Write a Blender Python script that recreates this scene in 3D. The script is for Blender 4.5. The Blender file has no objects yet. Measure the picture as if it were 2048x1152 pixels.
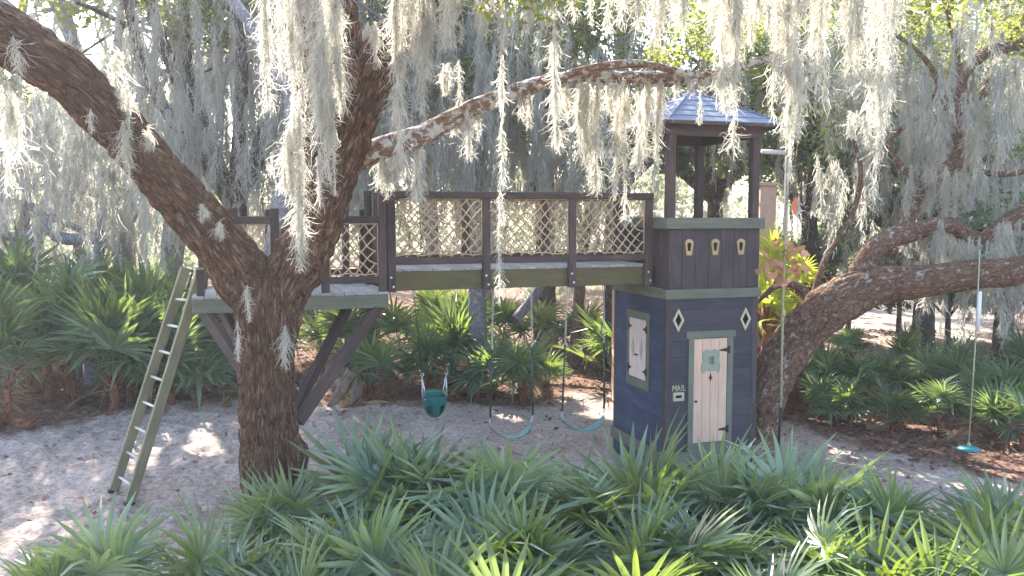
import bpy, bmesh, math, random
import numpy as np
from mathutils import Matrix, Vector, Euler

R = math.radians
random.seed(7)
RNG = np.random.default_rng(11)
sc = bpy.context.scene
COL = sc.collection

# ------------------------------------------------------------------ camera, sky, sun, exposure
FPX, CAMZ = 1750.0, 3.43                      # focal length in photo pixels, eye height above the playground's datum
PITCH = math.atan(146 / FPX)
cam_d = bpy.data.cameras.new('camera')
cam_d.sensor_width = 36.0
cam_d.lens = FPX / 2048 * 36.0
cam_d.clip_start, cam_d.clip_end = 0.1, 2000
cam = bpy.data.objects.new('camera', cam_d)
COL.objects.link(cam)
cam.location = (0, 0, CAMZ)
cam.rotation_euler = (math.pi / 2 - PITCH, 0, 0)
sc.camera = cam

SUN_EL, SUN_AZ = R(38), R(24)                 # azimuth measured from +Y towards -X: sun behind the wood, to the left
SUN_DIR = Vector((-math.sin(SUN_AZ) * math.cos(SUN_EL), math.cos(SUN_AZ) * math.cos(SUN_EL), math.sin(SUN_EL)))
world = bpy.data.worlds.new('World')
sc.world = world
world.use_nodes = True
wn = world.node_tree
wn.nodes.clear()
sky = wn.nodes.new('ShaderNodeTexSky')
sky.sky_type = 'NISHITA'
sky.sun_disc = False
sky.sun_elevation = SUN_EL
sky.sun_rotation = -SUN_AZ
sky.dust_density = 2.0
sky.air_density = 1.0
bg = wn.nodes.new('ShaderNodeBackground')
bg.inputs['Strength'].default_value = 0.15
wo = wn.nodes.new('ShaderNodeOutputWorld')
wn.links.new(sky.outputs[0], bg.inputs[0])
wn.links.new(bg.outputs[0], wo.inputs[0])
sun_d = bpy.data.lights.new('sun', 'SUN')
sun_d.energy = 5.0
sun_d.angle = R(0.53)
sun_d.color = (1.0, 0.93, 0.82)
sun = bpy.data.objects.new('sun', sun_d)
COL.objects.link(sun)
sun.location = (-20, 40, 40)
sun.rotation_euler = SUN_DIR.to_track_quat('Z', 'Y').to_euler()

sc.view_settings.view_transform = 'Standard'
sc.view_settings.look = 'None'
sc.view_settings.gamma = 1.0
sc.view_settings.use_curve_mapping = False
sc.view_settings.exposure = 2.25
sc.render.engine = 'CYCLES'
sc.cycles.max_bounces = 5
sc.cycles.diffuse_bounces = 3
sc.cycles.glossy_bounces = 2
sc.cycles.transmission_bounces = 3
sc.cycles.transparent_max_bounces = 4
sc.cycles.caustics_reflective = False
sc.cycles.caustics_refractive = False
sc.cycles.sample_clamp_indirect = 8.0
sc.cycles.use_denoising = True
try:
    sc.cycles.denoiser = 'OPENIMAGEDENOISE'
except Exception:
    pass

# ------------------------------------------------------------------ picture-to-place helpers (used to read distances off the photograph)
_c, _s = math.cos(PITCH), math.sin(PITCH)
GZ = -0.28                                    # level of the sand


def at(x, y, Y):
    a, b = (x - 1024) / FPX, (576 - y) / FPX
    t = Y / (_c + b * _s)
    return Vector((a * t, Y, CAMZ + (-_s + b * _c) * t))


def on_ground(x, y, z=GZ):
    a, b = (x - 1024) / FPX, (576 - y) / FPX
    t = (z - CAMZ) / (-_s + b * _c)
    return Vector((a * t, (_c + b * _s) * t, z))


# ------------------------------------------------------------------ noise
def _hash(i, j, k, seed):
    n = (i * 374761393 + j * 668265263 + k * 2147483647 + seed * 974634777) & 0xFFFFFFFF
    n = ((n ^ (n >> 13)) * 1274126177) & 0xFFFFFFFF
    n = (n ^ (n >> 16)) & 0xFFFFFF
    return n / float(0xFFFFFF)


def vnoise(x, y, z=None, seed=0, per=None):
    x = np.asarray(x, float); y = np.asarray(y, float)
    z = np.zeros_like(x) if z is None else np.asarray(z, float)
    xi, yi, zi = np.floor(x).astype(np.int64), np.floor(y).astype(np.int64), np.floor(z).astype(np.int64)
    fx, fy, fz = x - xi, y - yi, z - zi
    fx, fy, fz = fx * fx * (3 - 2 * fx), fy * fy * (3 - 2 * fy), fz * fz * (3 - 2 * fz)
    out = 0
    for a in (0, 1):
        xa = xi + a
        if per:
            xa = np.mod(xa, per)
        wx = fx if a else 1 - fx
        for b in (0, 1):
            wy = fy if b else 1 - fy
            for c in (0, 1):
                wz = fz if c else 1 - fz
                out = out + wx * wy * wz * _hash(xa, yi + b, zi + c, seed)
    return out * 2 - 1


# ------------------------------------------------------------------ object helpers
def tag(o, label=None, cat=None, group=None, kind=None):
    if label: o['label'] = label
    if cat: o['category'] = cat
    if group: o['group'] = group
    if kind: o['kind'] = kind
    return o


def link(name, data, mat=None, parent=None):
    o = bpy.data.objects.new(name, data)
    COL.objects.link(o)
    if mat is not None and len(data.materials) == 0:
        data.materials.append(mat)
    if parent is not None:
        o.parent = parent
    return o


def thing(name, label, cat, loc=(0, 0, 0), rz=0.0, group=None):
    o = bpy.data.objects.new(name, None)
    COL.objects.link(o)
    o.location = loc
    o.rotation_euler = (0, 0, rz)
    o.empty_display_size = 0.2
    return tag(o, label, cat, group)


def np_mesh(name, V, faces, uv=None, smooth=True):
    """V (n,3); faces: list of (m,k) index arrays; uv: per-vertex (n,2)."""
    me = bpy.data.meshes.new(name)
    faces = [np.asarray(f, np.int64) for f in faces if len(f)]
    loops = np.concatenate([f.ravel() for f in faces])
    tot = np.concatenate([np.full(len(f), f.shape[1]) for f in faces])
    start = np.concatenate([[0], np.cumsum(tot)[:-1]])
    me.vertices.add(len(V))
    me.vertices.foreach_set('co', np.asarray(V, np.float32).ravel())
    me.loops.add(len(loops))
    me.loops.foreach_set('vertex_index', loops.astype(np.int32))
    me.polygons.add(len(tot))
    me.polygons.foreach_set('loop_start', start.astype(np.int32))
    me.polygons.foreach_set('use_smooth', np.full(len(tot), smooth))
    if uv is not None:
        l = me.uv_layers.new(name='UVMap')
        l.data.foreach_set('uv', np.asarray(uv, np.float32)[loops].ravel())
    me.update(calc_edges=True)
    me.validate()
    return me


class MB:
    """collects simple solids into one mesh"""
    def __init__(self):
        self.V, self.F, self.n = [], {3: [], 4: []}, 0

    def add(self, V, faces):
        V = np.asarray(V, float)
        for f in faces:
            f = np.asarray(f, np.int64)
            if len(f):
                self.F[f.shape[1]].append(f + self.n)
        self.V.append(V)
        self.n += len(V)

    def mesh(self, name, smooth=True):
        fs = [np.concatenate(v) for v in self.F.values() if v]
        return np_mesh(name, np.concatenate(self.V), fs, smooth=smooth)


def frames(P):
    """parallel-transport frames along a polyline"""
    P = np.asarray(P, float)
    T = np.gradient(P, axis=0)
    T /= np.linalg.norm(T, axis=1)[:, None] + 1e-9
    a = np.array([1., 0, 0]) if abs(T[0][0]) < .8 else np.array([0, 1., 0])
    N = np.zeros_like(P)
    n = a - T[0] * a.dot(T[0]); n /= np.linalg.norm(n)
    for i in range(len(P)):
        n = n - T[i] * n.dot(T[i]); n /= np.linalg.norm(n) + 1e-9
        N[i] = n
    return T, N, np.cross(T, N)


def tube_arrays(P, r, n=6, cap=True):
    P = np.asarray(P, float)
    r = np.broadcast_to(np.asarray(r, float), (len(P),))
    T, N, B = frames(P)
    th = np.arange(n) / n * 2 * math.pi
    V = (P[:, None] + r[:, None, None] * (np.cos(th)[None, :, None] * N[:, None] + np.sin(th)[None, :, None] * B[:, None])).reshape(-1, 3)
    i = np.arange(len(P) - 1)[:, None] * n; j = np.arange(n)[None]; k = (j + 1) % n
    Q = np.stack([i + j, i + k, i + n + k, i + n + j], -1).reshape(-1, 4)
    Tn = np.zeros((0, 3), int)
    if cap:
        V = np.concatenate([V, P[:1], P[-1:]])
        m = len(P) * n; jj = np.arange(n); kk = (jj + 1) % n
        Tn = np.concatenate([np.stack([kk, jj, np.full(n, m)], -1), np.stack([(len(P) - 1) * n + jj, (len(P) - 1) * n + kk, np.full(n, m + 1)], -1)])
    return V, [Q, Tn]


def catmull(pts, step):
    pts = np.asarray(pts, float)
    if len(pts) == 2:
        d = np.linalg.norm(pts[1, :3] - pts[0, :3]); m = max(2, int(d / step) + 1)
        t = np.linspace(0, 1, m)[:, None]
        return pts[0] * (1 - t) + pts[1] * t
    p = np.concatenate([[2 * pts[0] - pts[1]], pts, [2 * pts[-1] - pts[-2]]])
    out = []
    for i in range(1, len(p) - 2):
        d = np.linalg.norm(p[i + 1, :3] - p[i, :3]); m = max(2, int(d / step))
        t = np.linspace(0, 1, m, endpoint=False)[:, None]
        out.append(.5 * (2 * p[i] + (p[i + 1] - p[i - 1]) * t + (2 * p[i - 1] - 5 * p[i] + 4 * p[i + 1] - p[i + 2]) * t * t
                         + (3 * p[i] - p[i - 1] - 3 * p[i + 1] + p[i + 2]) * t ** 3))
    out.append(pts[-1:])
    return np.concatenate(out)


def limb_arrays(pts, n=24, step=.1, ridge=.02, seed=0, lump=.06, cells=16):
    """a bark-covered limb; pts rows = x, y, z, radius. returns V, quads, uv"""
    C = catmull(pts, step)
    P, r = C[:, :3], np.maximum(C[:, 3], .004)
    T, N, B = frames(P)
    s = np.concatenate([[0], np.cumsum(np.linalg.norm(np.diff(P, axis=0), axis=1))])
    th = np.arange(n + 1) / n * 2 * math.pi
    TH, S = np.meshgrid(th, s)
    rr = np.repeat(r[:, None], n + 1, 1)
    rr = rr * (1 + lump * vnoise(TH / (2 * math.pi) * 4, S * 1.4, seed=seed, per=4))
    if ridge:
        wob = .35 * vnoise(TH / (2 * math.pi) * 8, S * 5, seed=seed + 5, per=8)
        u = TH / (2 * math.pi) * cells
        a = 1 - np.abs(vnoise(u + wob * 1.0, S * 5, seed=seed + 1, per=cells))
        b = 1 - np.abs(vnoise(u * 2, S * 6 + wob, seed=seed + 2, per=cells * 2))
        rr = rr - ridge * (a ** 3 * .7 + b ** 3 * .45)
        # plates broken across the grain
        br = vnoise(u, S * 8 + 3 * wob, seed=seed + 3, per=cells)
        rr = rr + ridge * .15 * br
    rr[:, -1] = rr[:, 0]
    V = P[:, None] + rr[..., None] * (np.cos(TH)[..., None] * N[:, None] + np.sin(TH)[..., None] * B[:, None])
    m = n + 1
    i = np.arange(len(P) - 1)[:, None] * m; j = np.arange(n)[None]
    Q = np.stack([i + j, i + j + 1, i + m + j + 1, i + m + j], -1).reshape(-1, 4)
    uv = np.stack([TH / (2 * math.pi) * 2 * math.pi * np.mean(r), S], -1).reshape(-1, 2)
    V = V.reshape(-1, 3)
    # closing cap
    e = len(V)
    V = np.concatenate([V, P[-1:] + T[-1:] * r[-1] * .4]); uv = np.concatenate([uv, [[0, s[-1]]]])
    j = np.arange(n)
    tri = np.stack([e - m + j, e - m + j + 1, np.full(n, e)], -1)
    return V, Q, tri, uv


def limbs_mesh(name, limbs):
    Vs, Qs, Ts, U, n = [], [], [], [], 0
    for L in limbs:
        V, Q, T, uv = limb_arrays(**L)
        Vs.append(V); Qs.append(Q + n); Ts.append(T + n); U.append(uv + np.array([L.get('seed', 0) * .37, L.get('seed', 0) * 1.3])); n += len(V)
    return np_mesh(name, np.concatenate(Vs), [np.concatenate(Qs), np.concatenate(Ts)], np.concatenate(U))


_boxes = {}


def box_mesh(sx, sy, sz, ch=.004):
    key = (round(sx, 3), round(sy, 3), round(sz, 3), ch)
    if key in _boxes:
        return _boxes[key]
    bm = bmesh.new()
    bmesh.ops.create_cube(bm, size=1)
    bmesh.ops.scale(bm, vec=(sx, sy, sz), verts=bm.verts)
    if ch:
        bmesh.ops.bevel(bm, geom=bm.edges[:], offset=min(ch, .3 * min(sx, sy, sz)), segments=1, affect='EDGES')
    grain_uv(bm, (sx, sy, sz))
    me = bpy.data.meshes.new('box')
    bm.to_mesh(me); bm.free()
    _boxes[key] = me
    return me


def grain_uv(bm, dims):
    ax = int(np.argmax(dims)); o = [i for i in range(3) if i != ax]
    uvl = bm.loops.layers.uv.verify()
    for f in bm.faces:
        for l in f.loops:
            c = l.vert.co
            l[uvl].uv = (c[ax], c[o[0]] + c[o[1]] * 1.0)


def box(name, parent, mat, c, size, rot=None, ch=.004):
    """a chamfered board; meshes are shared between alike boards, one per material"""
    me = box_mesh(*size, ch)
    key = (me.name, mat.name)
    if key not in _boxes:
        m2 = me if len(me.materials) == 0 else me.copy()
        if m2 is not me:
            m2.materials.clear()
        m2.materials.append(mat)
        _boxes[key] = m2
    o = bpy.data.objects.new(name, _boxes[key])
    COL.objects.link(o)
    o.parent = parent
    o.location = c
    if rot is not None:
        o.rotation_euler = rot.to_euler() if isinstance(rot, Matrix) else rot
    return o


def beam(name, parent, mat, p0, p1, w, h, up=(0, 0, 1), ch=.004):
    p0, p1 = Vector(p0), Vector(p1)
    x = (p1 - p0).normalized(); y = Vector(up).cross(x).normalized(); z = x.cross(y)
    M = Matrix((x, y, z)).transposed()
    return box(name, parent, mat, (p0 + p1) / 2, ((p1 - p0).length, w, h), M, ch)


def prism(name, parent, mat, outline, t, plane, hole=None, bev=0):
    """flat cut-out: outline (2-D, counter-clockwise) with matching hole, thickness t; plane maps (a,b,depth) to local xyz"""
    o = [np.array(p, float) for p in outline]
    V, Q, T = [], [], []
    n = len(o)
    rings = [o] if hole is None else [o, [np.array(p, float) for p in hole]]
    for ring in rings:
        for d in (0, t):
            V += [plane(p[0], p[1], d) for p in ring]
    F = []
    for i in range(n):
        j = (i + 1) % n
        F.append((i, j, n + j, n + i))
        if hole is not None:
            F.append((3 * n + i, 3 * n + j, 2 * n + j, 2 * n + i))
            F.append((n + i, n + j, 3 * n + j, 3 * n + i))
            F.append((j, i, 2 * n + i, 2 * n + j))
    if hole is None:
        F.append(tuple(range(n))[::-1]); F.append(tuple(range(n, 2 * n)))
    me = bpy.data.meshes.new(name)
    me.from_pydata([tuple(v) for v in V], [], F)
    bm = bmesh.new(); bm.from_mesh(me)
    bmesh.ops.recalc_face_normals(bm, faces=bm.faces[:])
    co = np.array([v.co for v in bm.verts])
    grain_uv(bm, co.max(0) - co.min(0))
    bm.to_mesh(me); bm.free()
    return link(name, me, mat, parent)


def cut(o, outline, plane, d0=-.2, d1=.2):
    """saw an opening through a board"""
    n = len(outline)
    V = [plane(a, b, d0) for a, b in outline] + [plane(a, b, d1) for a, b in outline]
    F = [(i, (i + 1) % n, n + (i + 1) % n, n + i) for i in range(n)] + [tuple(range(n))[::-1], tuple(range(n, 2 * n))]
    me = bpy.data.meshes.new('cutter'); me.from_pydata([tuple(v) for v in V], [], F)
    bm = bmesh.new(); bm.from_mesh(me); bmesh.ops.recalc_face_normals(bm, faces=bm.faces[:]); bm.to_mesh(me); bm.free()
    c = bpy.data.objects.new('cutter', me); COL.objects.link(c); c.parent = o.parent
    m = o.modifiers.new('b', 'BOOLEAN'); m.operation = 'DIFFERENCE'; m.object = c; m.solver = 'EXACT'
    dg = bpy.context.evaluated_depsgraph_get(); dg.update()
    new = bpy.data.meshes.new_from_object(o.evaluated_get(dg))
    o.modifiers.clear(); o.data = new
    bpy.data.objects.remove(c); bpy.data.meshes.remove(me)


# ------------------------------------------------------------------ materials
def nodes(name):
    m = bpy.data.materials.new(name); m.use_nodes = True
    nt = m.node_tree; nt.nodes.clear()
    out = nt.nodes.new('ShaderNodeOutputMaterial')
    def N(t, **kw):
        n = nt.nodes.new(t)
        for k, v in kw.items():
            if k in n.inputs.keys() if hasattr(n.inputs, 'keys') else False:
                n.inputs[k].default_value = v
            else:
                setattr(n, k, v)
        return n
    return m, nt, out, N


def L(nt, a, b):
    nt.links.new(a, b)


def srgb(r, g, b):
    f = lambda v: ((v / 255 + .055) / 1.055) ** 2.4 if v > 10 else v / 255 / 12.92
    return (f(r), f(g), f(b), 1)


def ramp(N, stops):
    r = N('ShaderNodeValToRGB')
    while len(r.color_ramp.elements) < len(stops):
        r.color_ramp.elements.new(.5)
    for e, (p, c) in zip(r.color_ramp.elements, stops):
        e.position = p; e.color = c
    return r


def mapped(nt, N, socket, scale, add_random=False):
    mp = N('ShaderNodeMapping')
    mp.inputs['Scale'].default_value = scale
    if add_random:
        oi = N('ShaderNodeObjectInfo')
        ml = N('ShaderNodeMath', operation='MULTIPLY'); ml.inputs[1].default_value = 37.0
        L(nt, oi.outputs['Random'], ml.inputs[0])
        cb = N('ShaderNodeCombineXYZ')
        for i in range(3): L(nt, ml.outputs[0], cb.inputs[i])
        L(nt, cb.outputs[0], mp.inputs['Location'])
    L(nt, socket, mp.inputs['Vector'])
    return mp


def wood(name, c1, c2, rough=.7, bump=.25, worn=None, tone=.25):
    m, nt, out, N = nodes(name)
    tc = N('ShaderNodeTexCoord')
    mp = mapped(nt, N, tc.outputs['UV'], (3, 60, 60), True)
    n1 = N('ShaderNodeTexNoise'); n1.inputs['Scale'].default_value = 1.0; n1.inputs['Detail'].default_value = 5; n1.inputs['Roughness'].default_value = .65
    L(nt, mp.outputs[0], n1.inputs['Vector'])
    mp2 = mapped(nt, N, tc.outputs['UV'], (2.5, 7, 7), True)
    n2 = N('ShaderNodeTexNoise'); n2.inputs['Scale'].default_value = 1.0; n2.inputs['Detail'].default_value = 4
    L(nt, mp2.outputs[0], n2.inputs['Vector'])
    mixf = N('ShaderNodeMath', operation='MULTIPLY_ADD'); mixf.inputs[1].default_value = .55
    L(nt, n1.outputs['Fac'], mixf.inputs[0])
    h = N('ShaderNodeMath', operation='MULTIPLY'); h.inputs[1].default_value = .45
    L(nt, n2.outputs['Fac'], h.inputs[0]); L(nt, h.outputs[0], mixf.inputs[2])
    stops = [(.36, c1), (.62, c2)]
    if worn: stops.append((.68, worn))
    r = ramp(N, stops)
    L(nt, mixf.outputs[0], r.inputs[0])
    oi = N('ShaderNodeObjectInfo')
    hv = N('ShaderNodeHueSaturation')
    mr = N('ShaderNodeMapRange'); mr.inputs['To Min'].default_value = 1 - tone; mr.inputs['To Max'].default_value = 1 + tone
    L(nt, oi.outputs['Random'], mr.inputs[0]); L(nt, mr.outputs[0], hv.inputs['Value']); L(nt, r.outputs[0], hv.inputs['Color'])
    b = N('ShaderNodeBsdfPrincipled'); b.inputs['Roughness'].default_value = rough
    L(nt, hv.outputs[0], b.inputs['Base Color'])
    bp = N('ShaderNodeBump'); bp.inputs['Strength'].default_value = bump; bp.inputs['Distance'].default_value = .004
    L(nt, n1.outputs['Fac'], bp.inputs['Height']); L(nt, bp.outputs[0], b.inputs['Normal'])
    L(nt, b.outputs[0], out.inputs[0])
    return m


def plain(name, c, rough=.5, metal=0.0, noise=.12, scale=12.0, bump=0.0):
    m, nt, out, N = nodes(name)
    tc = N('ShaderNodeTexCoord')
    n1 = N('ShaderNodeTexNoise'); n1.inputs['Scale'].default_value = scale; n1.inputs['Detail'].default_value = 4
    L(nt, tc.outputs['Object'], n1.inputs['Vector'])
    k = lambda f: (c[0] * f, c[1] * f, c[2] * f, 1)
    r = ramp(N, [(.3, k(1 - noise)), (.7, k(1 + noise))])
    L(nt, n1.outputs['Fac'], r.inputs[0])
    b = N('ShaderNodeBsdfPrincipled'); b.inputs['Roughness'].default_value = rough; b.inputs['Metallic'].default_value = metal
    L(nt, r.outputs[0], b.inputs['Base Color'])
    if bump:
        bp = N('ShaderNodeBump'); bp.inputs['Strength'].default_value = bump; bp.inputs['Distance'].default_value = .01
        L(nt, n1.outputs['Fac'], bp.inputs['Height']); L(nt, bp.outputs[0], b.inputs['Normal'])
    L(nt, b.outputs[0], out.inputs[0])
    return m


def bark(name, dark, mid, light, lichen=None, amount=.5, su=26, sv=7, bump=.8):
    m, nt, out, N = nodes(name)
    tc = N('ShaderNodeTexCoord')
    mp = mapped(nt, N, tc.outputs['UV'], (su, sv, 1))
    wn_ = N('ShaderNodeTexNoise'); wn_.inputs['Scale'].default_value = .9; wn_.inputs['Detail'].default_value = 3
    L(nt, mp.outputs[0], wn_.inputs['Vector'])
    ad = N('ShaderNodeMix', data_type='VECTOR'); ad.inputs['Factor'].default_value = .5
    L(nt, mp.outputs[0], ad.inputs[4]); L(nt, wn_.outputs['Color'], ad.inputs[5])
    vo = N('ShaderNodeTexVoronoi', feature='DISTANCE_TO_EDGE'); vo.inputs['Scale'].default_value = 1.9; vo.inputs['Randomness'].default_value = 1.0
    L(nt, ad.outputs[1], vo.inputs['Vector'])
    rn = N('ShaderNodeTexNoise'); rn.inputs['Scale'].default_value = .8; rn.inputs['Detail'].default_value = 6; rn.inputs['Roughness'].default_value = .6; rn.inputs['Distortion'].default_value = .5
    L(nt, mp.outputs[0], rn.inputs['Vector'])
    ab = N('ShaderNodeMath', operation='MULTIPLY_ADD'); ab.inputs[1].default_value = 2.0; ab.inputs[2].default_value = -1.0
    L(nt, rn.outputs['Fac'], ab.inputs[0])
    a2 = N('ShaderNodeMath', operation='ABSOLUTE'); L(nt, ab.outputs[0], a2.inputs[0])
    rg = N('ShaderNodeMapRange'); rg.inputs['From Max'].default_value = .30
    L(nt, a2.outputs[0], rg.inputs[0])
    fn = N('ShaderNodeTexNoise'); fn.inputs['Scale'].default_value = 40; fn.inputs['Detail'].default_value = 6
    L(nt, tc.outputs['UV'], fn.inputs['Vector'])
    big = N('ShaderNodeTexNoise'); big.inputs['Scale'].default_value = 3.0; big.inputs['Detail'].default_value = 3
    L(nt, tc.outputs['Object'], big.inputs['Vector'])
    sm = N('ShaderNodeMapRange'); sm.inputs['From Max'].default_value = .12
    L(nt, vo.outputs['Distance'], sm.inputs[0])
    c1 = N('ShaderNodeMath', operation='MULTIPLY'); c1.inputs[1].default_value = .35; L(nt, sm.outputs[0], c1.inputs[0])
    c2 = N('ShaderNodeMath', operation='MULTIPLY_ADD'); c2.inputs[1].default_value = .55; L(nt, rg.outputs[0], c2.inputs[0]); L(nt, c1.outputs[0], c2.inputs[2])
    hgt = N('ShaderNodeMath', operation='MULTIPLY_ADD'); hgt.inputs[1].default_value = .4
    L(nt, fn.outputs['Fac'], hgt.inputs[0]); L(nt, c2.outputs[0], hgt.inputs[2])
    r = ramp(N, [(.08, dark), (.55, mid), (1.0, light)])
    dv = N('ShaderNodeMath', operation='MULTIPLY'); dv.inputs[1].default_value = .74
    L(nt, hgt.outputs[0], dv.inputs[0]); L(nt, dv.outputs[0], r.inputs[0])
    tone = N('ShaderNodeHueSaturation')
    mr = N('ShaderNodeMapRange'); mr.inputs['To Min'].default_value = .7; mr.inputs['To Max'].default_value = 1.3
    L(nt, big.outputs['Fac'], mr.inputs[0]); L(nt, mr.outputs[0], tone.inputs['Value']); L(nt, r.outputs[0], tone.inputs['Color'])
    colr = tone.outputs[0]
    if lichen:
        ln = N('ShaderNodeTexNoise'); ln.inputs['Scale'].default_value = 9; ln.inputs['Detail'].default_value = 7; ln.inputs['Roughness'].default_value = .7
        L(nt, tc.outputs['Object'], ln.inputs['Vector'])
        lr = N('ShaderNodeMapRange'); lr.inputs['From Min'].default_value = 1 - amount; lr.inputs['From Max'].default_value = 1.06 - amount
        L(nt, ln.outputs['Fac'], lr.inputs[0])
        mx = N('ShaderNodeMix', data_type='RGBA'); mx.inputs[7].default_value = lichen
        L(nt, lr.outputs[0], mx.inputs['Factor']); L(nt, colr, mx.inputs[6])
        colr = mx.outputs[2]
    b = N('ShaderNodeBsdfPrincipled'); b.inputs['Roughness'].default_value = .9; b.inputs['Specular IOR Level'].default_value = .2
    L(nt, colr, b.inputs['Base Color'])
    bp = N('ShaderNodeBump'); bp.inputs['Strength'].default_value = bump; bp.inputs['Distance'].default_value = .02
    L(nt, hgt.outputs[0], bp.inputs['Height']); L(nt, bp.outputs[0], b.inputs['Normal'])
    L(nt, b.outputs[0], out.inputs[0])
    return m


def leafy(name, c1, c2, trans, tfac=.35, rough=.45, scale=2.0, spec=.4, per_object=.25):
    m, nt, out, N = nodes(name)
    tc = N('ShaderNodeTexCoord'); g = N('ShaderNodeNewGeometry')
    n1 = N('ShaderNodeTexNoise'); n1.inputs['Scale'].default_value = scale; n1.inputs['Detail'].default_value = 3
    L(nt, g.outputs['Position'], n1.inputs['Vector'])
    ad = N('ShaderNodeMath', operation='MULTIPLY_ADD'); ad.inputs[1].default_value = .5
    L(nt, g.outputs['Random Per Island'], ad.inputs[0])
    hf = N('ShaderNodeMath', operation='MULTIPLY'); hf.inputs[1].default_value = .6
    L(nt, n1.outputs['Fac'], hf.inputs[0]); L(nt, hf.outputs[0], ad.inputs[2])
    r = ramp(N, [(.25, c1), (.8, c2)])
    L(nt, ad.outputs[0], r.inputs[0])
    oi = N('ShaderNodeObjectInfo'); hv = N('ShaderNodeHueSaturation')
    mr = N('ShaderNodeMapRange'); mr.inputs['To Min'].default_value = 1 - per_object; mr.inputs['To Max'].default_value = 1 + per_object
    L(nt, oi.outputs['Random'], mr.inputs[0]); L(nt, mr.outputs[0], hv.inputs['Value']); L(nt, r.outputs[0], hv.inputs['Color'])
    b = N('ShaderNodeBsdfPrincipled'); b.inputs['Roughness'].default_value = rough; b.inputs['Specular IOR Level'].default_value = spec
    L(nt, hv.outputs[0], b.inputs['Base Color'])
    t = N('ShaderNodeBsdfTranslucent'); t.inputs['Color'].default_value = trans
    mx = N('ShaderNodeMixShader'); mx.inputs[0].default_value = tfac
    L(nt, b.outputs[0], mx.inputs[1]); L(nt, t.outputs[0], mx.inputs[2]); L(nt, mx.outputs[0], out.inputs[0])
    return m


M = {}
M['brown'] = wood('brown_stained_wood', srgb(56, 43, 42), srgb(88, 70, 66), worn=srgb(122, 104, 96))
M['blue'] = wood('blue_wall_wood', srgb(38, 50, 76), srgb(60, 75, 106), worn=srgb(92, 102, 124), tone=.10)
M['bluegrey'] = wood('blue_grey_wall_wood', srgb(46, 45, 54), srgb(72, 68, 76), worn=srgb(104, 92, 88), tone=.12)  # front and back boards, greyer than the blue side boards
M['bluebrown'] = wood('brown_over_blue_stained_wood', srgb(54, 46, 50), srgb(80, 69, 70), worn=srgb(104, 88, 82), tone=.14)
M['trim'] = wood('green_painted_trim', srgb(94, 97, 84), srgb(116, 119, 102), tone=.06, bump=.12)
M['olive'] = wood('olive_treated_timber', srgb(76, 72, 42), srgb(102, 94, 58), worn=srgb(122, 102, 64), tone=.08)
M['deck'] = wood('grey_deck_board', srgb(140, 138, 136), srgb(178, 174, 168), tone=.15)
M['ladder'] = wood('green_treated_timber', srgb(104, 102, 80), srgb(134, 130, 104), tone=.06, bump=.15)
M['rung'] = wood('pale_rung_wood', srgb(176, 178, 168), srgb(204, 202, 190), tone=.08)
M['door'] = wood('pale_pink_painted_wood', srgb(204, 166, 142), srgb(220, 184, 160), tone=.04, bump=.1)
M['decor'] = wood('sage_painted_wood', srgb(134, 142, 122), srgb(150, 158, 138), tone=.04, bump=.1)
M['sage'] = wood('pale_sage_paint', srgb(168, 166, 152), srgb(184, 180, 168), tone=.03, bump=.1)
M['shutter'] = wood('pale_shutter_paint', srgb(216, 192, 180), srgb(232, 212, 202), tone=.03, bump=.1)
M['gold'] = wood('gold_painted_wood', srgb(172, 146, 100), srgb(194, 170, 122), tone=.05, bump=.1)
M['cream'] = wood('cream_painted_wood', srgb(178, 168, 140), srgb(200, 190, 160), tone=.05, bump=.1)
M['roof'] = wood('blue_grey_roof_shingle', srgb(98, 108, 132), srgb(132, 142, 164), tone=.08, bump=.3)
M['black'] = plain('black_iron', (.018, .016, .018), .45, .3)
M['steel'] = plain('galvanised_steel', (.62, .62, .64), .32, .9)
M['bolt'] = plain('bright_bolt', (.8, .8, .82), .35, .5)
M['tube'] = plain('dark_green_tubing', (.008, .05, .045), .35)
M['teal'] = plain('teal_green_plastic', (.004, .12, .11), .38, noise=.08)
M['teal2'] = plain('blue_green_plastic', (.03, .22, .25), .4, noise=.08)
M['white'] = plain('white_plastic', (.8, .8, .8), .4, noise=.05)
M['rope'] = plain('tan_rope', srgb(196, 172, 138), .9, noise=.3, scale=40, bump=.4)
M['palerope'] = plain('pale_rope', srgb(176, 172, 140), .9, noise=.25, scale=40, bump=.4)
M['rubber'] = plain('black_rubber', (.02, .02, .02), .7)
M['handle'] = plain('dark_green_handle', (.01, .035, .045), .4)
M['fibre'] = plain('red_brown_palm_fibre', srgb(128, 80, 60), .95, noise=.5, scale=18, bump=1.0)
M['plaster'] = plain('tan_painted_board', srgb(196, 160, 140), .8, noise=.08)
M['bark'] = bark('furrowed_oak_bark', srgb(24, 16, 12), srgb(104, 77, 60), srgb(166, 136, 112), srgb(150, 142, 126), .27, su=34, sv=5.0, bump=1.0)
M['bark_r'] = bark('red_brown_oak_bark', srgb(56, 42, 34), srgb(128, 98, 80), srgb(164, 134, 114), srgb(176, 172, 160), .43, su=22, sv=9, bump=.9)
M['bark_l'] = bark('lichened_bark', srgb(84, 62, 50), srgb(136, 106, 86), srgb(170, 146, 126), srgb(198, 196, 188), .50, su=24, sv=8)
M['bark_g'] = bark('grey_bark', srgb(88, 84, 90), srgb(140, 138, 144), srgb(176, 174, 180), srgb(190, 190, 188), .42, su=30, sv=12, bump=.5)
M['bark_b'] = bark('dark_forest_bark', srgb(52, 44, 44), srgb(96, 84, 80), srgb(128, 118, 112), srgb(160, 160, 152), .42, su=20, sv=8, bump=.5)
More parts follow.
